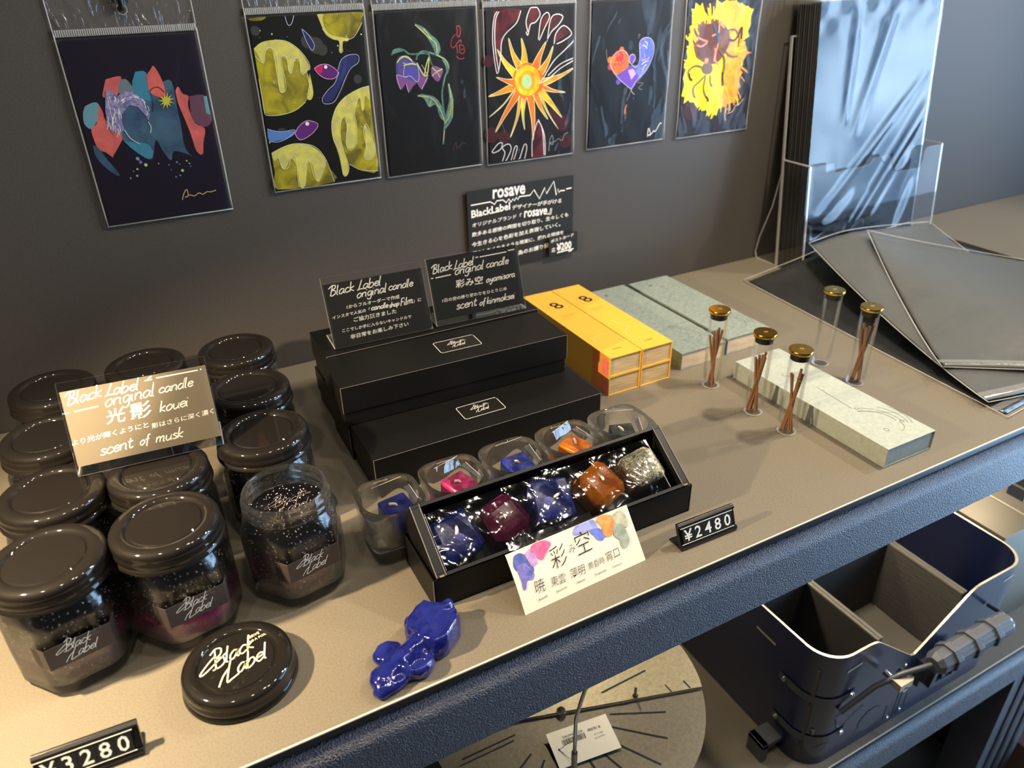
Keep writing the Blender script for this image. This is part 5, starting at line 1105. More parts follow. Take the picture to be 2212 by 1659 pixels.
def gprint(off, ink='greyink', moon=True):
    def f(g, w, d, h):
        z = h+.00012; L = lambda p, wd=.0004: g.ribbon([(a, b) for a, b in p], wd, z, ink)
        if off == 0:
            L([(w*.08, d*.60), (w*.45, d*.72), (w*.28, d*.60), (w*.85, d*.66), (w*.25, d*.50)]); L([(w*.3, d*.3), (w*.95, d*.33)])
            g.disc(w*.35, d*.90, .0022, z, ink); put_text(g, 'No.', w*.5, d*.84, .004, 0, z, ink)
        else:
            L([(w*.5, d*.57), (w*.45, d*.33)]); L([(w*.45, d*.30), (w*1.0, d*.18)]); L(arc(w*.40, d*.75, .004, 120, 300)); put_text(g, 'No.', w*.45, d*.93, .004, 0, z, ink)
        cx, cy = w*.30, d*.27
        L(arc(cx+.004, cy-.016, .026, -20, 75)); L(arc(cx+.004, cy-.016, .022, -14, 75)); L(arc(cx+.006, cy-.014, .029, -30, 35)); L(arc(cx+.008, cy-.012, .032, -35, 20)); L(arc(cx+.016, cy-.024, .010, -90, 0))
        g.disc(cx+.012, cy+.009, .0018, z, ink); g.disc(cx+.012, cy+.009, .0013, z+.0001, 'greygreen' if off == 0 else 'palegrey')
        L(arc(cx+.029, cy-.024, .0018, 0, 360)); L(arc(cx+.006, cy-.027, .002, 0, 360))
    return f
incense_box('grey-green incense box lying nearest the yellow boxes', .4652, .5222, -.2120, -.0300, 0, .0185, 'greygreen', 'wood', 'grey incense boxes', gprint(0))
incense_box('grey-green incense box farthest from the yellow boxes, at the back', .5280, .5860, -.2090, -.0320, 0, .0185, 'greygreen', 'wood', 'grey incense boxes', gprint(0))
incense_box('pale grey incense box lying alone near the shelf edge among the glass tubes', .5005, .5585, -.4272, -.2500, 0, .0182, 'palegrey', 'palegrey', 'grey incense boxes', gprint(1))

# ================================================================== glass tubes and incense sticks
def tube(label, x, y):
    t = thing('glass_tube', label, 'glass tube', (x, y, 0), 0, 'brass-capped glass tubes')
    G().lathe([(.0001, 0), (.0080, 0), (.0087, .0008), (.0087, .0770)], 'tube', 40, cap1=False).build('glass_body', t, 40)
    gi = G().lathe([(.0001, .0016), (.0076, .0016), (.0079, .0024), (.0079, .0768)], 'tube', 40, cap1=False)
    gi.lathe([(.0079, .0768), (.0087, .0770)], 'filmedge', 40, cap0=False, cap1=False); gi.lathe([(.0062, .0002), (.0084, .0006)], 'filmedge', 40, cap0=False, cap1=False); gi.build('glass_lining', t, 40)
    G().lathe([(.0001, .0720), (.0077, .0720), (.0077, .0768), (.0092, .0770), (.0092, .0782), (.0001, .0782)], 'rubber', 40).build('stopper', t, 40)
    g = G().lathe([(.0001, .0782), (.0098, .0782), (.0101, .0786), (.0101, .0808), (.0098, .0813), (.0001, .0813)], 'brass', 44)
    for a, b in (((-.0022, 0), (.0022, .0004)), ((0, -.002), (.0004, .0022)), ((.0012, -.0018), (.0022, .001))): g.ribbon([a, b], .0004, .08135, 'inkbrown')
    g.build('brass_cap', t, 40)
def sticks(x, y, n, seed, where):
    rnd = random.Random(seed)
    for i in range(n):
        a = rnd.uniform(0, 6.28); lean = rnd.uniform(2.2, 3.6); b = a+PI+rnd.uniform(-.7, .7); r0 = rnd.uniform(.002, .0062); r1 = rnd.uniform(.003, .0062); L = rnd.uniform(.052, .064)
        p0 = Vector((r0*math.cos(a), r0*math.sin(a), .0018)); p1 = Vector((r1*math.cos(b), r1*math.sin(b), L))
        o = G().tube([p0, p0.lerp(p1, .5), p1], .00115, 'stick', 8).build('incense_stick', None, 60, loc=(x, y, .0))
        tag(o, f'thin brown incense stick standing inside the {where}', 'incense stick', f'sticks in the {where}')
TB = [(.4712, -.2505, 6, 'capped tube nearest the yellow boxes', 'brass-capped tube of incense sticks nearest the yellow boxes'), (.4715, -.3085, 6, 'capped tube behind the frontmost one', 'brass-capped tube of incense sticks at the pale grey box\'s far end, behind the frontmost tube'),
      (.4735, -.3475, 7, 'frontmost capped tube', 'brass-capped tube of incense sticks standing nearest the shelf\'s front edge'), (.5985, -.2710, 0, '', 'empty brass-capped glass tube in front of the flat dark sleeve'), (.5960, -.3165, 5, 'capped tube beside the dark sleeves', 'brass-capped tube of incense sticks beyond the pale grey box, next to the empty tube')]
for k, (x, y, n, wh, lb) in enumerate(TB):
    tube(lb, x, y)
    if n: sticks(x, y, n, 70+k, wh)
# ================================================================== hanging postcards
def postcard(label, k, x0, z0, w=.1056, rz=0, mirror=1):
    t = thing('hanging_postcard', label, 'postcard', (x0, -.0008, z0), 0, 'postcards in clear sleeves on the wall')
    F = frame((0, 0, 0), (1, 0, 0), (0, 0, 1)); g = G(); g.M = F; ch = .1490
    g.box((.0030, .0028, .0004), (w-.0028, ch, .0011), f'c{k}')
    cl = lambda p: (min(max(p[0]*.001, .0032), w-.0030), min(max(p[1]*.001, .0030), ch-.0002))
    for i, (ty, m, wd, lv, d) in enumerate(ART[k]):
        z = .00116+lv*.00010+i*.0000008; p = pairs(d)
        if ty == 'p':
            q = []
            for a in map(cl, p):
                if not q or math.dist(a, q[-1]) > 1e-5: q.append(a)
            if len(q) > 2: g.flat(q if m in ('sunyel', 'wing', 'yel') or len(q) < 5 else cr(q+[q[0]], 3)[:-1], z, 'a_'+m)
        elif ty == 'l': g.ribbon([cl(a) for a in cr(p, 4)], wd*.001*1.25, z, 'a_'+m)
        else: g.disc(*cl(p[0]), wd*.0010, z, 'a_'+m, 12)
    g.build('art_card', t)
    # clear sleeve: front film, folded edges, sealed crimp and header with a hanging hole
    g = G(); g.M = F; rnd = random.Random(k); a, b, c = rnd.uniform(0, 6), rnd.uniform(0, 6), rnd.uniform(0, 6)
    fz = lambda u, v: .0032+.0005*math.sin(u*9+a+3*v)*math.sin(v*7+b)+.00035*math.sin(u*17+v*13+c)
    g.grid(lambda u, v: (.0006+u*(w-.0012), .0010+v*.1500, fz(u, v)), 26, 36, 'film')
    g.build('sleeve_front', t, 0)
    g = G(); g.M = F
    for u in (.0004, w-.0004): g.tube([(u, v*.153, .0012+.0006*math.sin(v*11+u*90+k)) for v in [i/12 for i in range(13)]], .00055, 'filmedge', 6)
    g.tube([(0, .0006, .0009), (w, .0006, .0009)], .0005, 'filmedge', 6); g.build('sleeve_edge', t, 0)
    g = G(); g.M = F; g.box((0, .1508, .0004), (w, .1562, .0009), 'filmseal')
    for i in range(66): g.box((w*i/66, .1512, .0009), (w*(i+.45)/66, .1558, .00112), 'filmedge')
    g.build('crimped_seal', t)
    g = G(); g.M = F; hx, hz, r = w*.50, .1686, .0037; n = 24
    hole = [(hx+r*math.cos(2*PI*i/n), hz+r*math.sin(2*PI*i/n)) for i in range(n)]
    def edge(i):
        an = 2*PI*i/n; c_, s_ = math.cos(an), math.sin(an); y0, y1 = .1562, .200
        sc = min((w-hx)/abs(c_) if abs(c_) > 1e-6 else 9, ((y1-hz) if s_ > 0 else (hz-y0))/abs(s_) if abs(s_) > 1e-6 else 9); return (hx+sc*c_, hz+sc*s_)
    out = [edge(i) for i in range(n)]
    g.add([(x, y, .0007) for x, y in hole]+[(x, y, .0007) for x, y in out], [(i, (i+1) % n, n+(i+1) % n, n+i) for i in range(n)], 'filmhead')
    g.ribbon(hole+[hole[0]], .0004, .0009, 'filmedge')
    for u in (.0003, w-.0003): g.tube([(u, .156, .0006), (u, .200, .0006)], .0004, 'filmedge', 6)
    g.build('sleeve_header', t)
    return t
for k, x0, z0, lb, w in ((1, -.0117, .1712, 'sleeved postcard of white wings over coral and teal brush strokes', .1058), (2, .1338, .1805, 'sleeved postcard of dripping yellow rounds on black', .1054), (3, .2462, .1790, 'sleeved postcard of a drooping violet bell flower on black', .1052),
                         (4, .3572, .1770, 'sleeved postcard of an orange sun with wavy rays', .1068), (5, .4810, .1785, 'sleeved postcard of a small red and blue heart on black', .1085), (6, .6070, .1765, 'sleeved postcard of large yellow petals around a brown centre', .1110)):
    t = postcard(lb, k, x0, z0, w)
    if k > 1: continue
    g = G().tube([(0, -.0002, 0), (0, -.006, 0), (0, -.0062, .008), (0, -.0062, .020)], .0022, 'tagblack', 10); g.box((-.006, -.0012, .004), (.006, 0, .026), 'tagblack')
    tag(g.build('wall_hook', None, 40, loc=(x0+w*.5, 0, z0+.1686+.001)), 'small black wall hook of the '+lb.replace('sleeved postcard of ', 'postcard with ').replace(' on black', '').replace(' over coral and teal brush strokes', '').replace(' around a brown centre', ''), 'hook', 'hooks above the postcards')

# ================================================================== wall notices
def notice(label, BLw, BRw, h, key, thick, u, hh, rz=0):
    w = (Vector(BRw)-Vector(BLw)).length; g = G(); g.M = frame(BLw, Vector(BRw)-Vector(BLw), (0, 0, 1))
    g.box((0, 0, 0), (w, h, thick), 'blackboardcard'); write_sign(g, key, thick+.00015, sw=1.15, u=w/u, vs=h/hh*(u/w)*.001/.001)
    return tag(g.build('wall_notice'), label, 'sign')
notice('black notice with lines of white handwriting under a zigzag, on the wall', (.3305, -.0022, .0628), (.4640, -.0022, .0628), .0905, 'rosave', .0014, 130, 88)
notice('small black price card reading ¥200 at the corner of the wall notice', (.4305, -.0060, .0640), (.4690, -.0060, .0650), .0235, 'price200', .0012, 37, 21)

# ================================================================== acrylic poster holder with its stack
HX0, HX1 = .7630, 1.0120; LN = .112
up = Vector((0, LN, 1)).normalized()
t = thing('acrylic_holder', 'clear acrylic brochure holder full of dark posters, against the wall', 'holder', (HX0, 0, 0)); hw_ = HX1-HX0
def leanframe(y, z=0): return frame((0, y, z), (1, 0, 0), up)     # u along x, v up the lean, normal to the front
g = G(); g.M = leanframe(-.0430); g.box((0, 0, -.0015), (hw_, .283, .0015), 'acrylic')
for a, b in (((-.0002, 0, -.0016), (.0016, .283, .0016)), ((hw_-.0016, 0, -.0016), (hw_+.0002, .283, .0016)), ((0, .2815, -.0016), (hw_, .2832, .0016))): g.box(a, b, 'acrylicedge')
g.build('back_panel', t)
g = G(); g.M = leanframe(-.0880)
prof = [(0, .0), (hw_, .0), (hw_, .138), (hw_-.030, .138), (hw_-.036, .132), (hw_-.038, .118), (hw_-.045, .112), (.160, .112), (.152, .118), (.150, .130), (.144, .136), (.115, .136), (.105, .128), (.045, .126), (.043, .138), (0, .138)]
g.add([(x, y, 0) for x, y in prof], [tuple(range(len(prof)))], 'acrylic'); g.prism(prof, -.0012, 0, 'acrylic', False, 'acrylicedge'); g.build('front_panel', t)
for xx in (0, hw_-.0022):
    g = G()
    fr = [(0, -.0880), (.138, -.0880+.138*LN), (.138, -.0430+.138*LN), (0, -.0430)]
    g.loft([[(xx, y, z) for z, y in fr], [(xx+.0022, y, z) for z, y in fr]], 'acrylic')
    for (z0, y0), (z1, y1) in zip(fr, fr[1:2]+fr[2:]+fr[:1]):
        if (z0, y0) != (0, -.0430): g.tube([(xx+.0011, y0, z0), (xx+.0011, y1, z1)], .0011, 'acrylicedge', 6)
    gus = [(0, -.0430), (0, -.006), (.008, -.0022), (.030, -.0060), (.075, -.0205), (.125, -.0285), (.140, -.0268)]
    g.add([(xx+.0011, y, z) for z, y in gus], [tuple(range(len(gus)))], 'acrylic'); g.tube([(xx+.0011, y, z+.0007) for z, y in gus], .0008, 'acrylicedge', 6)
    g.build('side_wall', t)
g = G().box((0, -.0880, 0), (hw_, -.0430, .0020), 'acrylic'); g.build('floor_strip', t)
NP = 14; PW, PH = .2150, .3600
def poster(i, y, lb):
    p = thing('sleeved_poster', lb, 'poster', (HX0+.0050+.0008*math.sin(i*2.1), y, .0025), 0, 'dark sleeved posters in the acrylic holder'); Fm = leanframe(0)
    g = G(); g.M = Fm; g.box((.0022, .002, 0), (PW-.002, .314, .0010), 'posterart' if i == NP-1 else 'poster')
    g.build('poster_print', p)
    g = G(); g.M = Fm
    for u in (0, PW): g.box((u-.0004, 0, .0003), (u+.0004, PH, .0008), 'filmline')
    g.box((0, .318, .0002), (PW, .3225, .0012), 'filmseal'); g.build('sleeve_edge', p)
    return p
for i in range(NP):
    y = -.0455-.0024*i
    p = poster(i, y, 'dark poster in a clear sleeve standing in the stack behind the front one' if i < NP-1 else 'front poster of the stack, its wrinkled clear sleeve mirroring the daylight')
g = G(); g.M = leanframe(0)
def pw(u, v):
    z = .0024
    for (u0, v0, u1, v1, wd, h) in ((.25, .0, 1.02, .62, .045, .0042), (.1, .2, .95, .72, .03, .0020), (.3, 1.0, .26, .55, .03, .0016), (.62, 1.0, .34, .5, .04, .0018), (.55, .12, .9, .42, .05, .0030), (.0, .05, .5, .3, .06, .002), (.8, .02, .98, .3, .04, .003)):
        dx, dy = (u1-u0), (v1-v0)*1.5; L = math.hypot(dx, dy); px, py = u-u0, (v-v0)*1.5; tt = (px*dx+py*dy)/L/L
        if -.1 < tt < 1.1:
            d = abs(px*dy-py*dx)/L; z += .85*h*math.exp(-(d/wd)**2)*max(0, math.sin(PI*min(1, max(0, tt))))**.5
    return z+.0009*math.sin(u*4+v*3)+.0007*math.sin(v*40)*math.sin(u*31)*max(0, v-.86)*7
g.grid(lambda u, v: (u*PW, .001+v*.318, pw(u, v)), 70, 90, 'filmposter'); g.build('sleeve_front', p, 0)

# ================================================================== dark sleeved sheets lying on the shelf
def sheet(label, back, front, zpow, bulge, zoff, seal, mt='sheet'):
    t = thing('sleeved_sheet', label, 'sheet', (0, 0, 0), 0, 'dark sleeved sheets by the holder'); bk = cr(back, 8); fr = cr(front, 8) if len(front) > 2 else front
    def at(L, u):
        k = u*(len(L)-1); i = min(int(k), len(L)-2); return Vector(L[i]).lerp(Vector(L[i+1]), k-i)
    def fn(u, v, dz=0):
        f, b_ = at(fr, u), at(bk, u); p = f.lerp(b_, v); p.z = f.z+(b_.z-f.z)*v**zpow+bulge(u, v)+dz+zoff; return tuple(p)
    g = G(); g.grid(lambda u, v: fn(.02+u*.96, .012+v*.97), 40, 40, mt); o = g.build('print_sheet', t, 0)
    s_ = o.modifiers.new('thickness', 'SOLIDIFY'); s_.thickness = .0009; s_.offset = -1
    g = G()
    for ln in ([(0, j/20) for j in range(21)], [(j/20, 0) for j in range(21)], [(1, j/20) for j in range(21)], [(j/20, 1) for j in range(21)]): g.tube([fn(a, b_, .0002) for a, b_ in ln], (.0004), 'filmedge', 6)
    if seal: g.grid(lambda u, v: fn(u, .028+v*.02, .0007), 60, 2, 'filmseal')
    g.build('sleeve_edge', t, 0)
sheet('flat dark sleeved sheet lowest on the shelf, reaching nearest the glass tubes', [(.688, -.062, .0005), (.715, -.077, .014), (.743, -.0925, .028), (.785, -.0955, .036), (.85, -.098, .042), (.94, -.10, .046)], [(.659, -.4302, .0005), (.788, -.4190, .0005), (.917, -.4080, .0005)], 2.6, lambda u, v: .0006*math.sin(u*9)*math.sin(PI*v), .0012, True)
sheet('dark sleeved sheet in the middle of the fanned three, one corner lifted', [(.745, -.1060, .052), (.80, -.1080, .058), (.86, -.112, .056), (.95, -.122, .050)], [(.657, -.4110, .006), (.705, -.4205, .006), (.80, -.434, .006), (.86, -.438, .006)], 1.6, lambda u, v: .004*math.sin(PI*v)*math.sin(PI*min(1, u*1.6)) if u < .625 else 0, .002, True, 'sheet_sheen')
sheet('uppermost dark sleeved sheet of the fanned three, with its corner propped highest', [(.817, -.1300, .062), (.8756, -.1641, .047), (.9645, -.2468, .032), (1.02, -.30, .026)], [(.667, -.3550, .013), (.729, -.3970, .013), (.785, -.432, .013), (.83, -.438, .013)], 1.5, lambda u, v: .010*math.sin(PI*min(1, v*1.1) if v < .9 else 0)*math.sin(PI*min(1, u*1.4) if u < .71 else 0), .003, True, 'sheet_sheen')

# ================================================================== lower shelf: steel plate, tag, tool box, stove
LZ = -.38
cx, cy, pr, pz = .266, -.317, .1347, -.25
t = thing('round_steel_plate', 'round slotted steel plate under the front rail', 'steel plate', (cx, cy, LZ))
def half(sgn, m, z0, z1):
    a0 = math.atan2(-.3764+.325, .3844-.2187); n = 60; d = (math.cos(a0), math.sin(a0)); off = Vector((.2187-cx, -.325-cy)); dist = off.x*(-d[1])+off.y*d[0]
    th = math.asin(max(-1, min(1, dist/pr))); s0 = a0+th; s1 = a0+PI-th
    if sgn > 0: rng = [s0+(s1-s0)*i/n for i in range(n+1)]
    else: rng = [s1+(s0+2*PI-s1)*i/n for i in range(n+1)]
    g = G(); g.prism([(pr*math.cos(a), pr*math.sin(a)) for a in rng], z0-LZ, z1-LZ, m); return g
g = half(1, 'steel', pz-.0015, pz)
def slots(g, angs, z, cxs=.2500-cx, cys=-.3370-cy, r0=.047, r1=.100):
    for an in angs:
        a = math.radians(an); dx, dy = math.cos(a), math.sin(a); p, q = Vector((cxs+dx*r0, cys+dy*r0)), Vector((cxs+dx*r1, cys+dy*r1)); nx, ny = -dy*.0009, dx*.0009
        if q.length > pr-.006: q = p+(q-p)*.8
        g.flat([(p.x+nx, p.y+ny), (q.x+nx, q.y+ny), (q.x-nx, q.y-ny), (p.x-nx, p.y-ny)], z, 'slot')
slots(g, (1, 18, 36, 54, 72, 90, 108, 126, 144, 162, 179), pz-LZ+.0003)
g.disc(.3237-cx, -.3544-cy, .0028, pz-LZ+.0003, 'slot'); g.tube([(.3237-cx, -.3544-cy, pz-LZ), (.3237-cx, -.3544-cy, pz-LZ+.013)], .0013, 'steel', 10)
for x, y in ((.357, -.3660), (.3755, -.3710)): g.flat([(x-cx-.0006, y-cy-.002), (x-cx+.0006, y-cy-.002), (x-cx+.0002, y-cy+.008), (x-cx-.001, y-cy+.008)], pz-LZ+.0003, 'slot')
g.build('upper_half', t, 40)
g = half(-1, 'steel_shaded', pz-.0050, pz-.0035); slots(g, (-26, -42, -58, -74, -90, -106, -122, -138, -154), pz-LZ-.0032); g.build('lower_half', t, 40)
g = G()
for a in (40, 160, 280): g.tube([(.10*math.cos(math.radians(a)), .10*math.sin(math.radians(a)), 0), (.10*math.cos(math.radians(a)), .10*math.sin(math.radians(a)), pz-LZ-.0045)], .003, 'steel', 10)
g.build('support_leg', t, 40)
g = G().lathe([(.0001, 0), (.0046, 0), (.0046, .0008), (.0036, .0024), (.0001, .0032)], 'chrome', 24); g.ribbon([(-.0025, 0), (.0025, 0)], .0007, .0033, 'slot'); g.build('screw', t, 40, loc=(.2525-cx, -.3351-cy, pz-LZ))
o = G().tube([(.2256, -.4000, -.2530), (.2258, -.4000, -.1690), (.2300, -.4000, -.1500), (.2360, -.4000, -.1300), (.2520, -.4000, -.0750)], .0016, 'chrome', 12)
o.tube([(.2256, -.4000, -.2535), (.2256, -.4000, -.2100)], .0026, 'chrome', 12)
tag(o.build('steel_rod', None, 40), 'thin bent chrome rod rising from the round steel plate', 'rod')
t = thing('price_tag', 'small cream barcode price tag lying on the round steel plate', 'price tag')
A_, B_, D_ = Vector((.2267, -.3506, -.2472)), Vector((.2857, -.3593, -.2462)), Vector((.2219, -.3837, -.2520)); g = G(); g.M = frame(D_, (B_-A_), (A_-D_)); tw, th_ = .0598, .0336
g.box((0, 0, -.0003), (tw, th_, 0), 'paper'); rnd = random.Random(4); x = .011
while x < .033: w_ = rnd.choice((.0003, .0005, .0008)); g.flat([(x, .0185), (x+w_, .0185), (x+w_, .0235), (x, .0235)], .0002, 'ink'); x += w_+rnd.choice((.0004, .0006))
put_text(g, '¥ 18,500', .050, .0255, .0125, 180, .0002, 'ink'); put_text(g, 'kiln body', .050, .0195, .0085, 180, .0002, 'labelgrey'); put_text(g, 'unglazed t=6', .051, .0160, .0105, 180, .0002, 'labelgrey'); put_text(g, '4573384447492', .033, .0268, .020, 180, .0002, 'ink')
g.disc(.006, .0165, .0009, .0002, 'slot'); g.build('tag_card', t)
g = G(); g.M = Matrix(); h0 = D_+(B_-A_).normalized()*.006+(A_-D_).normalized()*.0165
g.tube(cr([tuple(h0), tuple(h0+Vector((.012, -.005, .010))), (.2256, -.4000, -.2180), tuple(h0+Vector((.004, -.016, .003))), tuple(h0)], 6), .00025, 'labelgrey', 5); g.build('string', t)

# black steel gear box
bx0, bx1, by0, by1, bz = .4870, .7950, -.4370, -.1400, -.2190
t = thing('gear_box', 'open black steel gear box with fabric dividers and a ribbed carry handle', 'box', (bx0, by0, LZ)); bw, bd, bh = bx1-bx0, by1-by0, bz-LZ
def rr(w, d, r, n=8, off=0):
    out = []
    for ax, ay, a in ((r, r, 180), (w-r, r, 270), (w-r, d-r, 0), (r, d-r, 90)): out += [(ax+(r-off)*math.cos(math.radians(a+90*k/n)), ay+(r-off)*math.sin(math.radians(a+90*k/n))) for k in range(n+1)]
    return out
def dense(p, w):
    out = []
    for i, a in enumerate(p):
        b_ = p[(i+1) % len(p)]; k = max(1, int(math.dist(a, b_)/.006)); out += [(a[0]+(b_[0]-a[0])*j/k, a[1]+(b_[1]-a[1])*j/k) for j in range(k)]
    return out
po = dense(rr(bw, bd, .030), 0); cxm, cym = bw/2, bd/2
pi_ = [(x-(.0022 if x > cxm else -.0022)*min(1, abs(x-cxm)/(bw/2-.03)), y-(.0022 if y > cym else -.0022)*min(1, abs(y-cym)/(bd/2-.03))) for x, y in po]
def topz(x, y):
    if y > .02: return bh
    xs = [0, .058, .068, .1330, .137, .141, .2070, .219, bw]; zs = [bh, bh, bh-.003, bh-.058, bh-.060, bh-.058, bh-.006, bh, bh]
    for a, b_, c, d in zip(xs, xs[1:], zs, zs[1:]):
        if a <= x <= b_: return c+(d-c)*(x-a)/(b_-a)
    return bh
n = len(po); g = G()
g.add([(x, y, 0) for x, y in po]+[(x, y, topz(x, y)) for x, y in po]+[(x, y, .004) for x, y in pi_]+[(x, y, topz(x, y)) for x, y in pi_], [f for i in range(n) for f in ((i, (i+1) % n, n+(i+1) % n, n+i), (2*n+(i+1) % n, 2*n+i, 3*n+i, 3*n+(i+1) % n))], 'toolbox')
g.add([(x, y, topz(x, y)+.0001) for x, y in po]+[(x, y, topz(x, y)+.0001) for x, y in pi_], [(i, (i+1) % n, n+(i+1) % n, n+i) for i in range(n)], 'rim')
g.add([(x, y, .004) for x, y in pi_], [tuple(range(n))], 'felt'); g.add([(x, y, 0) for x, y in po], [tuple(range(n))[::-1]], 'toolbox')
# pressed lines, slots and rivets on the front and the side
fz = -.0004
def fl(pts, w_, m='slot', y=fz): 
    o = g.M; g.M = frame((0, y, 0), (1, 0, 0), (0, 0, 1)); g.ribbon(pts, w_, 0, m); g.M = o
fl([(.028, -.2412-LZ), (.048, -.2390-LZ)], .0030, 'rim'); fl([(.268, bh-.016), (.284, bh-.014)], .0026, 'rim')  # bright strips paint light showing through the front slots
for a in ([(.1335, .006), (.1335, .092)], [(.1395, .006), (.1395, .092)], [(.118, .010), (.118, .034)], [(.150, .012), (.150, .036)], [(.010, .020), (.060, .060), (.072, .064)], [(.030, .072), (.120, .088)], [(.030, .068), (.036, .050)]): fl(a, .0011)
fl([(.064, .004), (.090, .060)], .0004, 'plastic')
o_ = g.M; g.M = frame((0, fz, 0), (1, 0, 0), (0, 0, 1)); c_ = [(.0920+.0185*math.cos(2*PI*i/32), .0300+.0165*math.sin(2*PI*i/32)) for i in range(33)]; g.flat(c_[:-1], 0, 'plastic'); g.M = o_
for x, z in ((.036, .076), (.126, .009), (.145, .011), (.118, .075), (.128, .092)):
    o_ = g.M; g.M = frame((x, 0, z), (1, 0, 0), (0, 0, 1)); g.lathe([(.0020, 0), (.0018, .0009), (.0001, .0012)], 'chrome', 12); g.M = o_
o_ = g.M; g.M = frame((-.0004, 0, 0), (0, 1, 0), (0, 0, 1)); g.M = Matrix(((0, 0, -1, -.0004), (1, 0, 0, 0), (0, 1, 0, 0), (0, 0, 0, 1))); g.ribbon([(.064, bh-.032), (.091, bh-.031)], .0026, 0, 'rim'); g.ribbon([(.05, .055), (.16, .055)], .0010, 0, 'plastic'); g.M = o_  # bright strip paints light in the side slot
g.build('steel_body', t, 40)
for z0 in (.036, .094):
    g = G(); o1 = dense(rr(bw, bd, .030), 0); arcp = [p for p in rr(bw, bd, .030, 8, -.0012)[:9]]; pth = [(-.0012, .052)]+arcp+[(.050, -.0012)]
    k = len(pth); g.add([(x, y, z) for z in (z0, z0+.010) for x, y in pth], [(i, i+1, k+i+1, k+i) for i in range(k-1)], 'plastic')
    for (x, y) in ((-.0014, .045), (.043, -.0014)):
        g.M = frame((x, y, z0+.005), (0, 1, 0) if x < 0 else (1, 0, 0), (0, 0, 1)) if x > 0 else Matrix(((0, 0, -1, x), (1, 0, 0, y), (0, 1, 0, z0+.005), (0, 0, 0, 1))); g.lathe([(.0030, 0), (.0026, .0016), (.0001, .0020)], 'chrome', 14); g.M = Matrix()
    g.build('corner_strap', t, 50)
def divider(x, y0, y1, w_=.0075, z1=.152):
    g = G().box((x, y0, .0565), (x+w_, y1, z1-.003), 'fabric'); g.box((x-.0006, y0, z1-.0032), (x+w_*.46, y1, z1), 'fabricedge'); g.box((x+w_*.54, y0, z1-.0032), (x+w_+.0006, y1, z1), 'fabricedge'); g.build('divider', t, bevel=.0007)
divider(.0745, .006, .099); divider(.2050, .006, .099)
g = G().box((.006, .099, .0045), (.213, .104, .156), 'fabric'); g.box((.0040, .012, .0045), (.0075, .099, .140), 'fabric'); g.box((.0075, .006, .050), (.2050, .099, .056), 'felt'); g.build('fabric_lining', t)
g = G()
for i in range(20): g.tube([(.150+i*.0008, .012, .0562), (.150+i*.0008+.0015*math.sin(i*2), .012+.001*math.cos(i*3), .067+.003*math.sin(i*5))], .0004, 'slot', 5)
g.build('fabric_fray', t)
hd = G(); hy = -.0310; hz = .1320; hx0, hx1 = .1130, .2300
oct_ = lambda r, a=22.5: [(hy+r*math.cos(math.radians(a+45*i)), hz+r*math.sin(math.radians(a+45*i))) for i in range(8)]
hd.loft([[(x, a, b_) for a, b_ in oct_(r)] for x, r in ((hx0, .0085), (hx0+.006, .0120), (hx0+.018, .0125), (hx1-.006, .0125), (hx1, .0095))], 'plastic')
for i in range(3):
    x = hx0+.020+i*.032; hd.loft([[(xx, a, b_) for a, b_ in oct_(.0148)] for xx in (x, x+.008)], 'plastic')
    for a in range(8):
        an = math.radians(45*a); hd.M = frame((x+.010, hy+.0118*math.cos(an), hz+.0118*math.sin(an)), (1, 0, 0), (0, -math.sin(an), math.cos(an))); hd.box((0, -.0016, 0), (.020, .0016, .0022), 'plastic'); hd.M = Matrix()
hg = hd.build('carry_handle', t, bevel=.0005)
g = G(); g.tube([(.030, -.0030, .082), (.060, -.0120, .112), (.085, -.0200, .124), (hx0+.004, hy, hz)], .0030, 'plastic', 8); g.build('handle_strap', hg, 50)
g = G().tube([(hx1-.004, hy, hz), (hx1+.012, -.020, hz-.004), (hx1+.020, -.002, hz-.012)], .0026, 'plastic', 8); g.build('handle_strap', hg, 50)
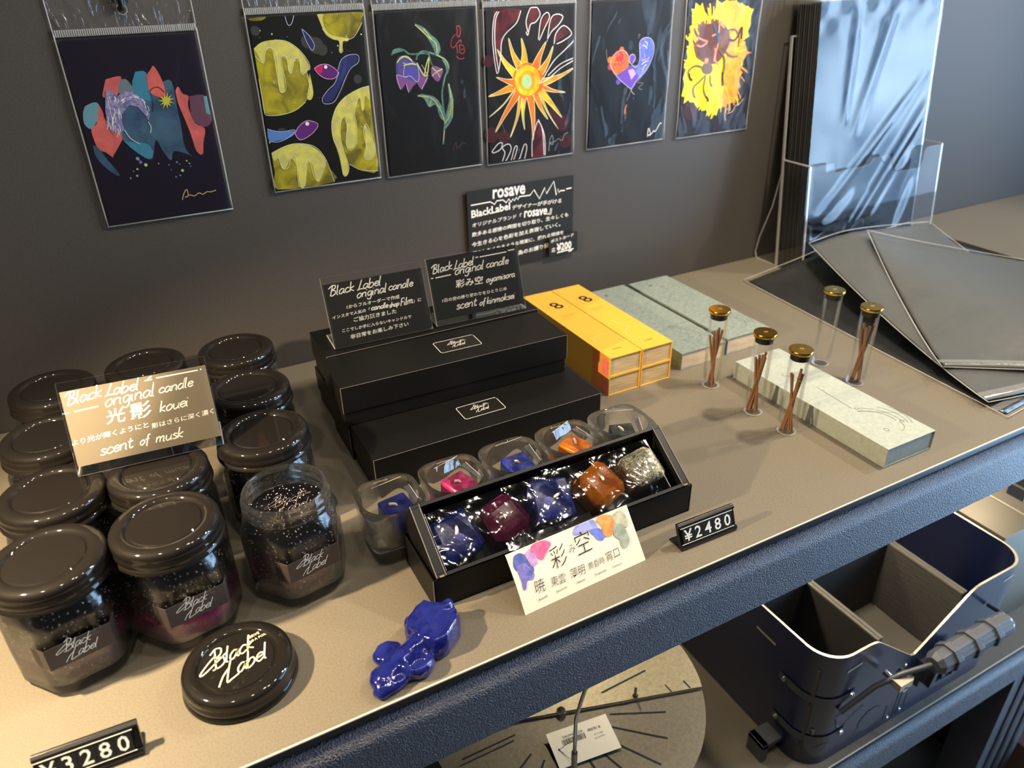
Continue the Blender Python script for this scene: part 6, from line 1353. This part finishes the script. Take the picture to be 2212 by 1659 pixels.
g = G(); g.box((.074, -.0290, .1130), (.092, -.0160, .1215), 'rim'); g.tube([(.083, -.0290, .112), (.083, -.0050, .112)], .0034, 'chrome', 12); g.tube([(.094, -.0260, .116), (.094, -.0120, .116)], .0048, 'chrome', 6); g.build('clamp_bolt', hg, 50)
g = G(); lx, lz = .1560, .0560
lo = [(0, 0), (.040, -.004), (.050, .010), (.046, .040), (.030, .044), (.004, .020)]; li = [(.008, .004), (.036, .002), (.043, .012), (.040, .034), (.030, .036), (.010, .017)]
for yy0, yy1 in ((-.0160, -.0060),):
    g.loft([[(lx+a, y, lz+b_) for a, b_ in lo] for y in (yy0, yy1)], 'plastic', cap0=False, cap1=False); g.loft([[(lx+a, y, lz+b_) for a, b_ in li] for y in (yy1, yy0)], 'plastic', cap0=False, cap1=False)
    for y in (yy0, yy1): g.add([(lx+a, y, lz+b_) for a, b_ in lo]+[(lx+a, y, lz+b_) for a, b_ in li], [(i, (i+1) % 6, 6+(i+1) % 6, 6+i) for i in range(6)], 'plastic')
g.box((lx+.020, -.0155, lz+.004), (lx+.026, -.0065, lz+.036), 'plastic'); g.box((lx-.004, -.0065, lz-.006), (lx+.030, 0, lz+.030), 'plastic'); g.build('latch', t)
tb = G(); tb.box((-.030, .030, 0), (-.022, .052, .026), 'plastic'); tb.box((-.030, .030, .020), (-.004, .052, .026), 'plastic'); tb.build('side_catch', t, bevel=.0008)

t = thing('sheet_steel_stove', 'flat-topped sheet steel box with cut-outs, beyond the gear box', 'stove', (.8030, -.4040, LZ)); g = G(); w, d, h = .30, .26, .160
g.box((0, 0, 0), (w, d, h), 'stove'); g.box((.058, 0, h), (.0605, d, h+.0006), 'rim'); z = h+.0005
for k in range(5):
    y = .030+k*.046
    for pts in ([(.082, y), (.105, y+.010), (.105, y+.032), (.082, y+.022)], [(.110, y+.013), (.132, y+.022), (.132, y+.040), (.110, y+.033)], [(.140, y), (.162, y+.012), (.140, y+.024)]): g.flat(pts, z, 'slot'); g.ribbon([pts[0], pts[1]], .0012, z+.0001, 'rim')
g.build('stove_body', t, bevel=.001)
tag(G().box((.985, -.52, -.85), (1.20, -.26, -.66), 'brownbox').build('cardboard_box', bevel=.002), 'dark brown card box on the floor under the shelving', 'box')
